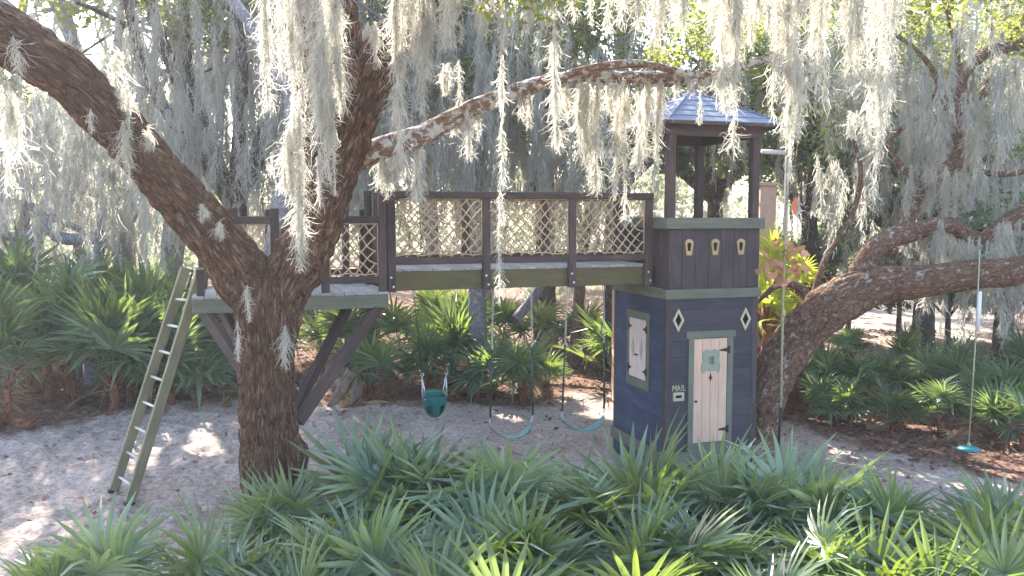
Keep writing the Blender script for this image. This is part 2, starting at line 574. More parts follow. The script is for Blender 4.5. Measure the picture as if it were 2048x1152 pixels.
M['drift'] = bark('weathered_driftwood', srgb(70, 56, 50), srgb(140, 118, 104), srgb(178, 160, 148), srgb(206, 200, 198), .36, su=40, sv=4, bump=.6)
M['palm'] = leafy('palmetto_leaf', srgb(70, 90, 66), srgb(148, 164, 132), srgb(168, 192, 66), .26, rough=.34, scale=1.5, spec=.85)
M['palm2'] = leafy('blue_palmetto_leaf', srgb(96, 118, 98), srgb(164, 178, 152), srgb(170, 194, 96), .25, rough=.36, scale=1.5, spec=.8)
M['palmbg'] = leafy('wood_palmetto_leaf', srgb(66, 88, 68), srgb(130, 150, 122), srgb(165, 188, 84), .27, rough=.42, scale=1.0, spec=.5)
M['stalk'] = plain('palm_stalk', srgb(104, 128, 72), .5, noise=.2)
M['oakleaf'] = leafy('oak_leaf', srgb(48, 66, 40), srgb(108, 122, 82), srgb(190, 196, 70), .38, rough=.4, scale=1.2)
M['darkleaf'] = leafy('glossy_dark_leaf', srgb(40, 58, 54), srgb(92, 108, 94), srgb(150, 170, 80), .3, rough=.3, scale=1.2)
M['farleaf'] = leafy('haze_paled_leaf', srgb(72, 84, 74), srgb(140, 150, 136), srgb(186, 196, 150), .4, scale=.4)  # paler and greyer: distance haze put into the leaf colour
M['moss'] = leafy('spanish_moss', srgb(158, 155, 142), srgb(220, 217, 205), srgb(244, 240, 226), .45, rough=.9, scale=3.0, spec=.1, per_object=.1)
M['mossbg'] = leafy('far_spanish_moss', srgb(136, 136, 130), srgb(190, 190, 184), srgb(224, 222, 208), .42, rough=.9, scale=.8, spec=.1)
M['litter'] = leafy('dry_leaf', srgb(84, 60, 50), srgb(166, 130, 108), srgb(160, 110, 80), .15, rough=.8, scale=4, spec=.15)
M['deadleaf'] = leafy('russet_dead_leaf', srgb(164, 104, 78), srgb(226, 176, 150), srgb(226, 160, 110), .3, rough=.7, scale=6, spec=.2)

# ------------------------------------------------------------------ ground
SAND = np.array([(-14, 3), (-11.5, 12.5), (-8.8, 14.4), (-7.8, 16.0), (-6.4, 17.6), (-4.4, 17.4), (-3.0, 17.0), (-1.2, 17.2), (.2, 17.0), (1.8, 18.2),
                 (3.4, 17.2), (5.0, 15.6), (5.9, 13.4), (7.0, 12.1), (8.8, 11.1), (13, 10.2), (16, 3)], float)


def poly_sd(x, y, poly):
    d = np.full(x.shape, 1e9); inside = np.zeros(x.shape, bool)
    n = len(poly)
    for i in range(n):
        a, b = poly[i], poly[(i + 1) % n]
        e = b - a
        t = np.clip(((x - a[0]) * e[0] + (y - a[1]) * e[1]) / e.dot(e), 0, 1)
        d = np.minimum(d, np.hypot(x - a[0] - t * e[0], y - a[1] - t * e[1]))
        c = ((a[1] > y) != (b[1] > y)) & (x < (b[0] - a[0]) * (y - a[1]) / (b[1] - a[1] + 1e-12) + a[0])
        inside ^= c
    return np.where(inside, d, -d)


def ground_z(x, y):
    x = np.asarray(x, float); y = np.asarray(y, float)
    z = GZ + .05 * vnoise(x * .25, y * .25, seed=3)
    rise = np.clip((y - 17.5) / 10, 0, 1) * np.clip((-x + 1) / 8, .25, 1)
    return z + rise * .9 - .03 * np.clip(12 - y, 0, 5)


def gz(x, y):
    return float(ground_z(np.array([x]), np.array([y]))[0])


def axis(fine0, fine1, d, far):
    a = [fine0]
    while a[0] > -far: a.insert(0, a[0] - d - abs(a[0] - fine0) * .25)
    b = list(np.arange(fine0 + d, fine1, d)); e = [fine1]
    while e[-1] < far: e.append(e[-1] + d + abs(e[-1] - fine1) * .25)
    return np.array(a + b + e)


def build_ground():
    X, Y = axis(-10.5, 8.5, .055, 150), axis(7.0, 21.0, .055, 150)
    GX, GY = np.meshgrid(X, Y)
    z = ground_z(GX, GY)
    sd = poly_sd(GX, GY, SAND) + .35 * vnoise(GX * 1.3, GY * 1.3, seed=8) + .25 * vnoise(GX * 4, GY * 4, seed=9)
    sand = np.clip(.5 + sd / .5, 0, 1)
    drive = np.array([(7.5, 21.5), (9.5, 19.5), (14, 25), (22, 40), (16, 42)], float)
    sand = np.maximum(sand, np.clip(.5 + poly_sd(GX, GY, drive) / .8, 0, 1))
    near = (GX > -10.6) & (GX < 8.6) & (GY > 6.9) & (GY < 21.1)
    # scuffed footprints, deeper on the ladder side
    deep = .45 + .75 * np.clip((-GX - .5) / 3, 0, 1)
    foot = vnoise(GX * 3.6 + .6 * vnoise(GX * 2, GY * 2, seed=31), GY * 3.2, seed=21)
    foot2 = vnoise(GX * 8, GY * 7, seed=22); foot3 = vnoise(GX * 15, GY * 15, seed=23)
    z = z + near * deep * (.06 * np.minimum(foot, .2) + .034 * foot2 + .016 * foot3) * (.4 + .6 * sand)
    z = z + near * (1 - sand) * .02 * vnoise(GX * 6, GY * 6, seed=24)
    V = np.stack([GX, GY, z], -1).reshape(-1, 3)
    nx, ny = len(X), len(Y)
    i = np.arange(ny - 1)[:, None] * nx; j = np.arange(nx - 1)[None]
    Q = np.stack([i + j, i + j + 1, i + nx + j + 1, i + nx + j], -1).reshape(-1, 4)
    me = np_mesh('ground', V, [Q])
    at_ = me.attributes.new('sand', 'FLOAT', 'POINT')
    at_.data.foreach_set('value', sand.ravel().astype(np.float32))
    m, nt, out, N = nodes('sand_and_leaf_mould')
    a = N('ShaderNodeAttribute', attribute_name='sand')
    g = N('ShaderNodeNewGeometry')
    def noise(s, d=5, r=.6):
        n = N('ShaderNodeTexNoise'); n.inputs['Scale'].default_value = s; n.inputs['Detail'].default_value = d; n.inputs['Roughness'].default_value = r
        L(nt, g.outputs['Position'], n.inputs['Vector']); return n
    n1, n2, n3, n4 = noise(.9), noise(14, 6, .7), noise(60, 3), noise(5, 6, .7)
    sr = ramp(N, [(.36, srgb(132, 116, 106)), (.5, srgb(176, 160, 150)), (.64, srgb(208, 194, 186))])  # mottled sand tones, contrast raised to stand in for shade in the scuffs
    mxn = N('ShaderNodeMix'); mxn.inputs[0].default_value = .72
    L(nt, n1.outputs['Fac'], mxn.inputs[2]); L(nt, n2.outputs['Fac'], mxn.inputs[3]); L(nt, mxn.outputs[0], sr.inputs[0])
    lr = ramp(N, [(.32, srgb(70, 50, 42)), (.5, srgb(116, 88, 76)), (.7, srgb(160, 132, 116))])
    L(nt, n2.outputs['Fac'], lr.inputs[0])
    edge = N('ShaderNodeMath', operation='ADD')
    e2 = N('ShaderNodeMapRange'); e2.inputs['To Min'].default_value = -.35; e2.inputs['To Max'].default_value = .35
    L(nt, n4.outputs['Fac'], e2.inputs[0]); L(nt, a.outputs['Fac'], edge.inputs[0]); L(nt, e2.outputs[0], edge.inputs[1])
    mx = N('ShaderNodeMix', data_type='RGBA'); mx.clamp_factor = True
    L(nt, edge.outputs[0], mx.inputs[0]); L(nt, lr.outputs[0], mx.inputs[6]); L(nt, sr.outputs[0], mx.inputs[7])
    b = N('ShaderNodeBsdfPrincipled'); b.inputs['Roughness'].default_value = .95; b.inputs['Specular IOR Level'].default_value = .15
    L(nt, mx.outputs[2], b.inputs['Base Color'])
    ht = N('ShaderNodeMath', operation='ADD'); L(nt, n2.outputs['Fac'], ht.inputs[0]); L(nt, n3.outputs['Fac'], ht.inputs[1])
    bp = N('ShaderNodeBump'); bp.inputs['Strength'].default_value = .8; bp.inputs['Distance'].default_value = .03
    L(nt, ht.outputs[0], bp.inputs['Height']); L(nt, bp.outputs[0], b.inputs['Normal'])
    L(nt, b.outputs[0], out.inputs[0])
    o = link('ground', me, m)
    tag(o, 'pale scuffed sand clearing edged by brown leaf mould', 'ground', kind='structure')


build_ground()


def build_litter():
    n = 26000
    x = RNG.uniform(-13, 13, n * 3); y = 9.5 + 17 * RNG.random(n * 3) ** 1.2
    sd = poly_sd(x, y, SAND) + .5 * vnoise(x * 1.5, y * 1.5, seed=41)
    keep = (sd < .15) | (RNG.random(n * 3) < .07)
    x, y = x[keep][:n], y[keep][:n]; n = len(x)
    z = ground_z(x, y) + .006 + .02 * RNG.random(n)
    az = RNG.uniform(0, 2 * math.pi, n); L_ = RNG.uniform(.03, .075, n); W = L_ * RNG.uniform(.35, .6, n)
    d = np.stack([np.cos(az), np.sin(az), RNG.normal(0, .35, n)], -1); e = np.stack([-np.sin(az), np.cos(az), RNG.normal(0, .35, n)], -1)
    c = np.stack([x, y, z], -1)
    V = np.stack([c - d * L_[:, None], c - e * W[:, None], c + d * L_[:, None], c + e * W[:, None]], 1).reshape(-1, 3)
    me = np_mesh('leaf_litter', V, [np.arange(n * 4).reshape(-1, 4)], smooth=False)
    tag(link('leaf_litter', me, M['litter']), 'brown dry leaves scattered over the ground under the trees', 'leaf litter', kind='stuff')


build_litter()

# ------------------------------------------------------------------ the play structure (one local frame: x along the door wall, y towards the back)
PA = R(18)
PO = at(1328, 930, 12.0)
PO.z = GZ
CU, SU = math.cos(PA), math.sin(PA)


def pl(u, v, z):
    """play-structure frame to world"""
    return Vector((PO.x + u * CU - v * SU, PO.y + u * SU + v * CU, z))


def pl_inv(p):
    dx, dy = p[0] - PO.x, p[1] - PO.y
    return (dx * CU + dy * SU, -dx * SU + dy * CU)


TW, TD = 1.46, 1.70
Z0 = 0.28                                    # local z of the datum: local z = world z - GZ


def build_tower():
    t = thing('playhouse_tower', 'blue and brown wooden playhouse tower with hipped roof and pale plank door', 'playhouse', PO, PA)
    zb, zt = 0.0, 2.33 + Z0                    # lower storey; belt sits on its top
    # corner boards
    for (u, v) in ((0, 0), (TW, 0), (0, TD), (TW, TD)):
        su, sv = (1 if u else -1), (1 if v else -1)
        box('corner_board', t, M['bluebrown'], (u - su * .045, v - sv * .045, (zb + zt) / 2), (.098, .098, zt - zb), ch=.006)
    # walls of horizontal boards, each its own piece
    nb = 12
    bh = (zt - zb) / nb
    front, sides = [], {}
    front_plane = lambda a, b, d: (a, -d, b)
    for k in range(nb):
        zc = zb + (k + .5) * bh
        spans = [(.095, TW - .095)]
        if .22 + Z0 < zc < 1.74 + Z0:
            spans = [(.095, .36), (1.05, TW - .095)]
        for a, b in spans:
            front.append((box('board', t, M['bluegrey'], ((a + b) / 2, .012, zc), (b - a, .022, bh - .0016), ch=.0015), a, b, zc))
        sides.setdefault('l', []).append((box('board', t, M['blue'], (.012, TD / 2, zc), (.022, TD - .19, bh - .0016), ch=.0015), zc))
        box('board', t, M['blue'], (TW - .012, TD / 2, zc), (.022, TD - .19, bh - .0016), ch=.0015)
        box('board', t, M['bluegrey'], (TW / 2, TD - .012, zc), (TW - .19, .022, bh - .0016), ch=.0015)
    # inner lining keeps daylight out of the joints
    for c, s in (((.035, TD / 2, (zb + zt) / 2), (.018, TD - .1, zt - zb - .02)), ((TW - .035, TD / 2, (zb + zt) / 2), (.018, TD - .1, zt - zb - .02)),
                 ((TW / 2, TD - .035, (zb + zt) / 2), (TW - .1, .018, zt - zb - .02))):
        box('lining', t, M['bluebrown'], c, s)
    # diamonds either side of the door: sawn openings with pale surrounds
    for uc, zc in ((.185, 1.975 + Z0), (1.255, 1.955 + Z0)):
        din = [(uc, zc + .10), (uc - .052, zc), (uc, zc - .10), (uc + .052, zc)]
        dout = [(uc, zc + .165), (uc - .088, zc), (uc, zc - .165), (uc + .088, zc)]
        for o, a, b, z in front:
            if abs(z - zc) < .1 + bh / 2 and a < uc < b:
                cut(o, din, front_plane)
        prism('diamond_surround', t, M['cream'], dout, .018, lambda a, b, d: (a, .0 - d, b), hole=din)
    # letter slot
    us, zs = .205, .90 + Z0
    rin = [(us - .048, zs - .02), (us + .048, zs - .02), (us + .048, zs + .02), (us - .048, zs + .02)]
    rout = [(us - .085, zs - .06), (us + .085, zs - .06), (us + .085, zs + .06), (us - .085, zs + .06)]
    for o, a, b, z in front:
        if abs(z - zs) < .03 + bh / 2 and a < us < b:
            cut(o, rin, front_plane)
    prism('mail_slot', t, M['cream'], rout, .018, lambda a, b, d: (a, -d, b), hole=rin)
    # the word MAIL in pale wooden strokes
    lt = {'M': [((0, 0), (0, 1)), ((0, 1), (.5, .45)), ((.5, .45), (1, 1)), ((1, 1), (1, 0))],
          'A': [((0, 0), (.5, 1)), ((.5, 1), (1, 0)), ((.22, .38), (.78, .38))],
          'I': [((.5, 0), (.5, 1))], 'L': [((0, 1), (0, 0)), ((0, 0), (1, 0))]}
    x = us - .088
    for chn, w in (('M', .050), ('A', .048), ('I', .018), ('L', .030)):
        mb = MB()
        for (p, q) in lt[chn]:
            P0 = np.array([x + p[0] * w, -.006, zs + .082 + p[1] * .075]); P1 = np.array([x + q[0] * w, -.006, zs + .082 + q[1] * .075])
            dd = (P1 - P0) / np.linalg.norm(P1 - P0)
            mb.add(*tube_arrays([P0 - dd * .005, P1 + dd * .005], .0075, 5))
        link('letter', mb.mesh('letter'), M['cream'], t)['label'] = 'pale letter ' + chn + ' of the word MAIL'
        x += w + .016
    # door
    d0, d1, dz0, dz1 = .435, .965, .22 + Z0, 1.70 + Z0
    dr = bpy.data.objects.new('door', None); COL.objects.link(dr); dr.parent = t
    dr['label'] = 'pale pink plank door with sage cut-out and black strap hinges'
    pw = (d1 - d0) / 4
    planks = []
    for k in range(4):
        planks.append(box('plank', dr, M['door'], (d0 + (k + .5) * pw, -.003, (dz0 + dz1) / 2), (pw - .003, .03, dz1 - dz0), ch=.004))
    dc, dzc = (d0 + d1) / 2, dz1 - .345
    win = [(dc - .045, dzc - .02), (dc + .045, dzc - .02), (dc + .045, dzc + .085), (dc - .045, dzc + .085)]
    box('window_backing', dr, M['decor'], (dc, .022, dzc + .03), (.12, .008, .14))
    for o in planks[1:3]:
        cut(o, win, front_plane)
    # sage decoration: clover-like top, flared foot with two scallops; matching window ring
    ang = [2 * math.pi * i / 48 for i in range(48)]
    def deco(a):
        ca, sa = math.cos(a), math.sin(a)
        if sa > 0:
            r = .095 + .055 * abs(math.sin(2 * a)) ** .8
        else:
            r = .10 + .065 * abs(math.sin(2 * a)) ** .7 + .0 * ca
            if sa < -.75: r = .10 + .02 * (1 + sa) * 4
        return (dc + ca * r * 1.08, dzc + .02 + sa * r * 1.38)
    prism('cutout', dr, M['decor'], [deco(a) for a in ang], .012, lambda a, b, d: (a, -.019 - d, b),
          hole=[(dc + .045 * max(-1, min(1, math.cos(a) * 1.42)), dzc + .0325 + .0525 * max(-1, min(1, math.sin(a) * 1.42))) for a in ang])
    # fleur and knob
    prism('fleur', dr, M['black'], [(dc + a_, dzc - .03 + b_) for a_, b_ in ((0, -.235), (.012, -.2), (.03, -.175), (.012, -.165), (0, -.12), (-.012, -.165), (-.03, -.175), (-.012, -.2))],
          .01, lambda a, b, d: (a, -.019 - d, b))
    knob(dr, (d0 + .03, -.03, dz0 + .60), (0, -1, 0), .019)
    for zh in (dz0 + .17, dz1 - .17):
        hinge(dr, lambda a, b, d: (d1 + .012 - a, -.0195 - d, b), zh, .13)
    # door trim
    box('door_jamb', t, M['trim'], (.391, -.012, (dz0 + dz1) / 2 + .0), (.082, .028, dz1 - dz0 + .02))
    box('door_jamb', t, M['trim'], (1.013, -.012, (dz0 + dz1) / 2 + .0), (.09, .028, dz1 - dz0 + .02))
    box('door_header', t, M['trim'], (.70, -.014, dz1 + .06), (.78, .032, .098))
    box('shade_backing', t, M['black'], ((d0 + d1) / 2, .026, (dz0 + dz1) / 2), (d1 - d0 + .03, .01, dz1 - dz0 + .02))  # black sheet standing in for the shade behind the door planks
    box('door_sill', t, M['trim'], (.70, -.012, .442), (.70, .04, .11))
    # skirt and belt mouldings
    sk, skh = .20 + 0.0, .17
    for nm, zc, hh, out in (('skirt_board', .30, .17, .035), ('belt_board', zt + .005, .135, .03)):
        box(nm, t, M['trim'], (TW / 2, -out / 2 - .002, zc), (TW + 2 * out, out, hh), ch=.005)
        box(nm, t, M['trim'], (TW / 2, TD + out / 2 + .002, zc), (TW + 2 * out, out, hh), ch=.005)
        box(nm, t, M['trim'], (-out / 2 - .002, TD / 2, zc), (out, TD, hh), ch=.005)
        box(nm, t, M['trim'], (TW + out / 2 + .002, TD / 2, zc), (out, TD, hh), ch=.005)
    box('upper_floor', t, M['deck'], (TW / 2, TD / 2, zt + .01), (TW - .06, TD - .06, .04))
    # shuttered window on the long wall
    y0, y1, wz0, wz1 = .56, 1.10, 1.02 + Z0, 1.92 + Z0
    wdw = bpy.data.objects.new('shuttered_window', None); COL.objects.link(wdw); wdw.parent = t
    for yy, hh in (((y0 - .045), wz1 - wz0), ((y1 + .045), wz1 - wz0)):
        box('frame_side', wdw, M['trim'], (-.013, yy, (wz0 + wz1) / 2), (.026, .09, hh), ch=.004)
    box('frame_head', wdw, M['trim'], (-.014, (y0 + y1) / 2, wz1 + .055), (.03, y1 - y0 + .2, .11))
    box('frame_sill', wdw, M['trim'], (-.014, (y0 + y1) / 2, wz0 - .065), (.03, y1 - y0 + .2, .13))
    box('shade_backing', wdw, M['black'], (-.004, (y0 + y1) / 2, (wz0 + wz1) / 2), (.006, y1 - y0, wz1 - wz0))  # black sheet standing in for the shade between the shutters
    sw = (y1 - y0) / 4
    for k in range(4):
        gap = .002 if k in (0, 3) else .008
        box('shutter_plank', wdw, M['shutter'], (-.016, y0 + (k + .5) * sw, (wz0 + wz1) / 2), (.022, sw - gap, wz1 - wz0 - .02))
    side = lambda a, b, d: (-.0275 - d, a, b)
    for yc in (y0 + sw, y1 - sw):
        prism('diamond', wdw, M['sage'], [(yc, 1.62 + Z0), (yc - .055, 1.47 + Z0), (yc, 1.32 + Z0), (yc + .055, 1.47 + Z0)], .006, side)
    ym = (y0 + y1) / 2
    knob(wdw, (-.035, ym - .03, 1.38 + Z0), (-1, 0, 0), .014)
    knob(wdw, (-.035, ym + .03, 1.38 + Z0), (-1, 0, 0), .014)
    for zh in (wz0 + .14, wz1 - .14):
        hinge(wdw, lambda a, b, d: (-.0275 - d, y1 + .012 - a, b), zh, .085)
        hinge(wdw, lambda a, b, d: (-.0275 - d, y0 - .012 + a, b), zh, .085)
    # upper storey: vertical boards with three keyhole windows, green cap
    ub, ut = zt + .075, 3.24 + Z0
    u0, u1 = .03, TW + .01
    nbv = 7; bw = (u1 - u0) / nbv
    for k in range(nbv):
        o = box('board', t, M['bluebrown'], (u0 + (k + .5) * bw, .02, (ub + ut) / 2), (bw - .004, .024, ut - ub), ch=.003)
        box('board', t, M['bluebrown'], (u0 + (k + .5) * bw, TD - .02, (ub + ut) / 2), (bw - .004, .024, ut - ub), ch=.003)
        if k in (1, 3, 5):
            uc, zc = u0 + (k + .5) * bw, 3.0 + Z0
            def key(s, uc=uc, zc=zc):
                top = [(.055 * math.cos(a), .035 + .05 * math.sin(a)) for a in np.linspace(-.35, math.pi + .35, 13)]
                pts = [(.034, -.11)] + top + [(-.034, -.11)]
                return [(uc + p[0] * s, zc + p[1] * (1 if s == 1 else s * .98)) for p in pts]
            inner, outer = key(.62), key(1.18)
            cut(o, inner, front_plane)
            prism('keyhole_surround', t, M['gold'], outer, .014, lambda a, b, d: (a, .008 - d, b), hole=inner)
    for vv in np.arange(.06, .44, .125):
        box('board', t, M['bluebrown'], (u0 + .012, vv + .06, (ub + ut) / 2), (.024, .121, ut - ub), ch=.003)
    for k in range(8):
        vv = .06 + k * (TD - .1) / 8
        box('board', t, M['bluebrown'], (u1 - .012, vv + .1, (ub + ut) / 2), (.024, (TD - .1) / 8 - .004, ut - ub), ch=.003)
    for k in range(3):
        box('board', t, M['bluebrown'], (u0 + .012, 1.42 + k * .09, (ub + ut) / 2), (.024, .086, ut - ub), ch=.003)
    capz = ut + .075
    for c, s in (((TW / 2 + .01, .005, capz), (TW + .10, .11, .15)), ((TW / 2 + .01, TD - .005, capz), (TW + .10, .11, .15)),
                 ((TW + .015, TD / 2, capz), (.11, TD - .1, .149)), ((.015, .265, capz), (.11, .40, .149)), ((.015, 1.52, capz), (.11, .26, .149))):
        box('cap_rail', t, M['trim'], c, s, ch=.006)
    # roof posts, beams, hipped roof
    pz0, pz1 = zt + .03, 4.52 + Z0
    for (u, v) in ((.075, .085), (TW - .055, .085), (.075, TD - .085), (TW - .055, TD - .085)):
        box('post', t, M['brown'], (u, v, (pz0 + pz1) / 2), (.115, .115, pz1 - pz0), ch=.006)
    bz = pz1 + .075
    box('roof_beam', t, M['brown'], (TW / 2 + .01, .05, bz), (TW + .1, .06, .16)); box('roof_beam', t, M['brown'], (TW / 2 + .01, TD - .05, bz), (TW + .1, .06, .16))
    box('roof_beam', t, M['brown'], (-.005, TD / 2, bz), (.06, TD - .16, .159)); box('roof_beam', t, M['brown'], (TW + .025, TD / 2, bz), (.06, TD - .16, .159))
    rf = bpy.data.objects.new('roof', None); COL.objects.link(rf); rf.parent = t
    ov, ez, rz_ = .20, pz1 + .165, pz1 + .165 + .56
    c = [(-ov + .06, -ov), (TW + ov + .06, -ov), (TW + ov + .06, TD + ov), (-ov + .06, TD + ov)]
    apex = (TW / 2 + .06, TD / 2)
    for k in range(4):
        a, b = np.array(c[k]), np.array(c[(k + 1) % 4])
        rows = 6
        for r_ in range(rows):                               # each course of shingles overlaps the one below
            f0, f1 = r_ / rows, min(1, (r_ + 1.0) / rows)
            q = [a + (apex - a) * f0, b + (apex - b) * f0, b + (apex - b) * f1, a + (apex - a) * f1]
            z0_, z1_ = ez + (rz_ - ez) * f0 + .014, ez + (rz_ - ez) * f1 + .002
            zs_ = [z0_, z0_, z1_, z1_]
            V = [(p[0], p[1], z) for p, z in zip(q, zs_)] + [(p[0], p[1], z - .022) for p, z in zip(q, zs_)]
            me = bpy.data.meshes.new('shingle_course')
            me.from_pydata(V, [], [(0, 1, 2, 3), (7, 6, 5, 4), (0, 4, 5, 1), (1, 5, 6, 2), (2, 6, 7, 3), (3, 7, 4, 0)])
            bm = bmesh.new(); bm.from_mesh(me); co = np.array([v.co for v in bm.verts]); grain_uv(bm, co.max(0) - co.min(0)); bm.to_mesh(me); bm.free()
            link('shingle_course', me, M['roof'], rf)
        pa, pb = (c[k][0], c[k][1], ez + .018), (apex[0], apex[1], rz_ + .02)
        beam('hip_cap', rf, M['roof'], pa, pb, .05, .02)
        e0, e1 = (c[k][0], c[k][1], ez - .015), (c[(k + 1) % 4][0], c[(k + 1) % 4][1], ez - .015)
        beam('eave_board', rf, M['brown'], e0, e1, .03, .05)
    box('soffit', rf, M['brown'], (TW / 2 + .06, TD / 2, ez - .02), (TW + 2 * ov - .05, TD + 2 * ov - .05, .016))
    return t


def knob(parent, c, d, r):
    mb = MB()
    c, d = np.array(c), np.array(d, float)
    P = [c - d * .0 + d * x for x in (-.012, 0, .008, .018, .026)]
    mb.add(*tube_arrays(P, [r * .45, r * .5, r, r * .95, r * .4], 10))
    link('knob', mb.mesh('knob'), M['black'], parent)


def hinge(parent, plane, z, ln):
    prism('hinge', parent, M['black'], [(-.03, z - .055), (0.005, z - .055), (.012, z - .03), (ln, z - .008), (ln + .012, z), (ln, z + .008), (.012, z + .03), (.005, z + .055), (-.03, z + .055)], .008, plane)


def rope_net(parent, p0, p1, z0, z1, pitch=.148, seed=0):
    """a knotted diamond net filling the bay between p0 and p1 (local xy), from z0 to z1"""
    rs = np.random.default_rng(seed)
    p0, p1 = np.array(p0, float), np.array(p1, float)
    Lw = np.linalg.norm(p1 - p0); H = z1 - z0
    e = (p1 - p0) / Lw; nrm = np.array([-e[1], e[0]])
    sag = lambda a, b: (.03 * math.sin(a * 3.1 + seed) + .028 * math.sin(b * 7 + seed), .02 * vnoise(np.array([a * 3]), np.array([b * 3]), seed=seed + 60)[0])
    def w(a, b):
        s, d = sag(a, b)
        edge = min(1, a / .06, (Lw - a) / .06, b / .06, (H - b) / .06); edge = max(edge, 0)
        q = p0 + e * (a + s * edge) + nrm * d
        return (q[0], q[1], z0 + b + .6 * s * edge)
    mb = MB()
    k = 1.12                                    # slope of the strands
    n = int((Lw + H / k) / pitch) + 2
    for sgn in (1, -1):
        for i in range(-n, 2 * n):
            a0 = i * pitch
            pts = []
            for b in np.linspace(0, H, 13):
                a = a0 + sgn * b / k
                if -.001 <= a <= Lw + .001:
                    pts.append((np.clip(a, 0, Lw), b))
            if len(pts) >= 2:
                mb.add(*tube_arrays([w(*q) for q in pts], .0092, 5))
    half = pitch * k / 2
    row = 0
    b = 0.0
    while b < H + .01:
        for i in range(-2, int(Lw / pitch) + 3):
            a = i * pitch + (row % 2) * pitch / 2
            if .02 < a < Lw - .02 and .02 < b < H - .02:
                c = np.array(w(a, b))
                q = c + rs.normal(0, .002, 3)
                mb.add(*tube_arrays([q - [.018 * e[0], .018 * e[1], 0], q - [.008 * e[0], .008 * e[1], 0], q + [.008 * e[0], .008 * e[1], 0], q + [.018 * e[0], .018 * e[1], 0]], [.006, .016, .016, .006], 6))
        b += half; row += 1
    # border rope lashed to the frame
    for q in ([(a, .012 + .02 * abs(math.sin(a * 9 + seed))) for a in np.linspace(0, Lw, 24)], [(a, H - .006) for a in np.linspace(0, Lw, 10)], [(.006, b) for b in np.linspace(0, H, 8)], [(Lw - .006, b) for b in np.linspace(0, H, 8)]):
        mb.add(*tube_arrays([w(*x) for x in q], .0085, 5))
    link('rope_net', mb.mesh('rope_net'), M['rope'], parent)


BV, BB = .45, 1.40                              # bridge: front rail and back rail positions (local y)
BL = -3.78


def bolt(parent, c, d, r=.016):
    mb = MB(); c = np.array(c, float); d = np.array(d, float)
    mb.add(*tube_arrays([c - d * .004, c + d * .006, c + d * .011], [r, r, r * .55], 10))
    link('bolt', mb.mesh('bolt'), M['bolt'], parent)


def build_bridge():
    t = thing('footbridge', 'dark wooden footbridge with knotted rope-net railings joining platform and tower', 'footbridge', PO, PA)
    zb, zd = 2.45 + Z0, 2.70 + Z0
    box('side_beam', t, M['olive'], ((BL - .02) / 2, BV + .02, (zb + zd) / 2), (-BL - .02, .07, zd - zb), ch=.006)
    box('side_beam', t, M['olive'], ((BL - .02) / 2, BB - .02, (zb + zd) / 2), (-BL - .02, .07, zd - zb), ch=.006)
    n = 28
    for k in range(n):
        u = BL + .06 + (k + .5) * (-BL - .08) / n
        box('deck_plank', t, M['deck'], (u, (BV + BB) / 2, zd + .017 + random.uniform(-.002, .002)), ((-BL - .08) / n - .006, BB - BV + .03 + random.uniform(-.01, .01), .032), ch=.004)
    us = [BL + .04, -2.47, -1.25, -.09]
    rt = 3.735 + Z0
    for v, s in ((BV - .055, -1), (BB + .055, 1)):
        for i, u in enumerate(us):
            lo = 2.44 + Z0
            top = rt - .002
            pw = .10 if 0 < i < 3 else .11
            po = box('post', t, M['brown'], (u, v, (lo + top) / 2), (pw, .085, top - lo), ch=.006)
            zc = (lo + top) / 2
            if s < 0:
                bolt(po, (-.01, -.0425, 2.63 + Z0 - zc), (0, -1, 0)); bolt(po, (.02, -.0425, 2.51 + Z0 - zc), (0, -1, 0))
        box('top_rail', t, M['brown'], ((us[0] + us[-1]) / 2, v + s * .002, rt - .045), (us[-1] - us[0] + .12, .10, .09), ch=.008)
        for i in range(3):
            a, b = us[i] + .05, us[i + 1] - .05
            box('bottom_rail', t, M['brown'], ((a + b) / 2, v, 2.835 + Z0), (b - a, .07, .088), ch=.006)
            rope_net(t, (a, v), (b, v), 2.885 + Z0, rt - .09, seed=i + (10 if s > 0 else 0))
    return t


PLAT = dict(r=pl_inv(at(777, 600, 11.12)))
PLAT['v'] = PLAT['r'][1]
PLAT['u1'] = PLAT['r'][0]
PLAT['u0'] = PLAT['u1'] - 2.36


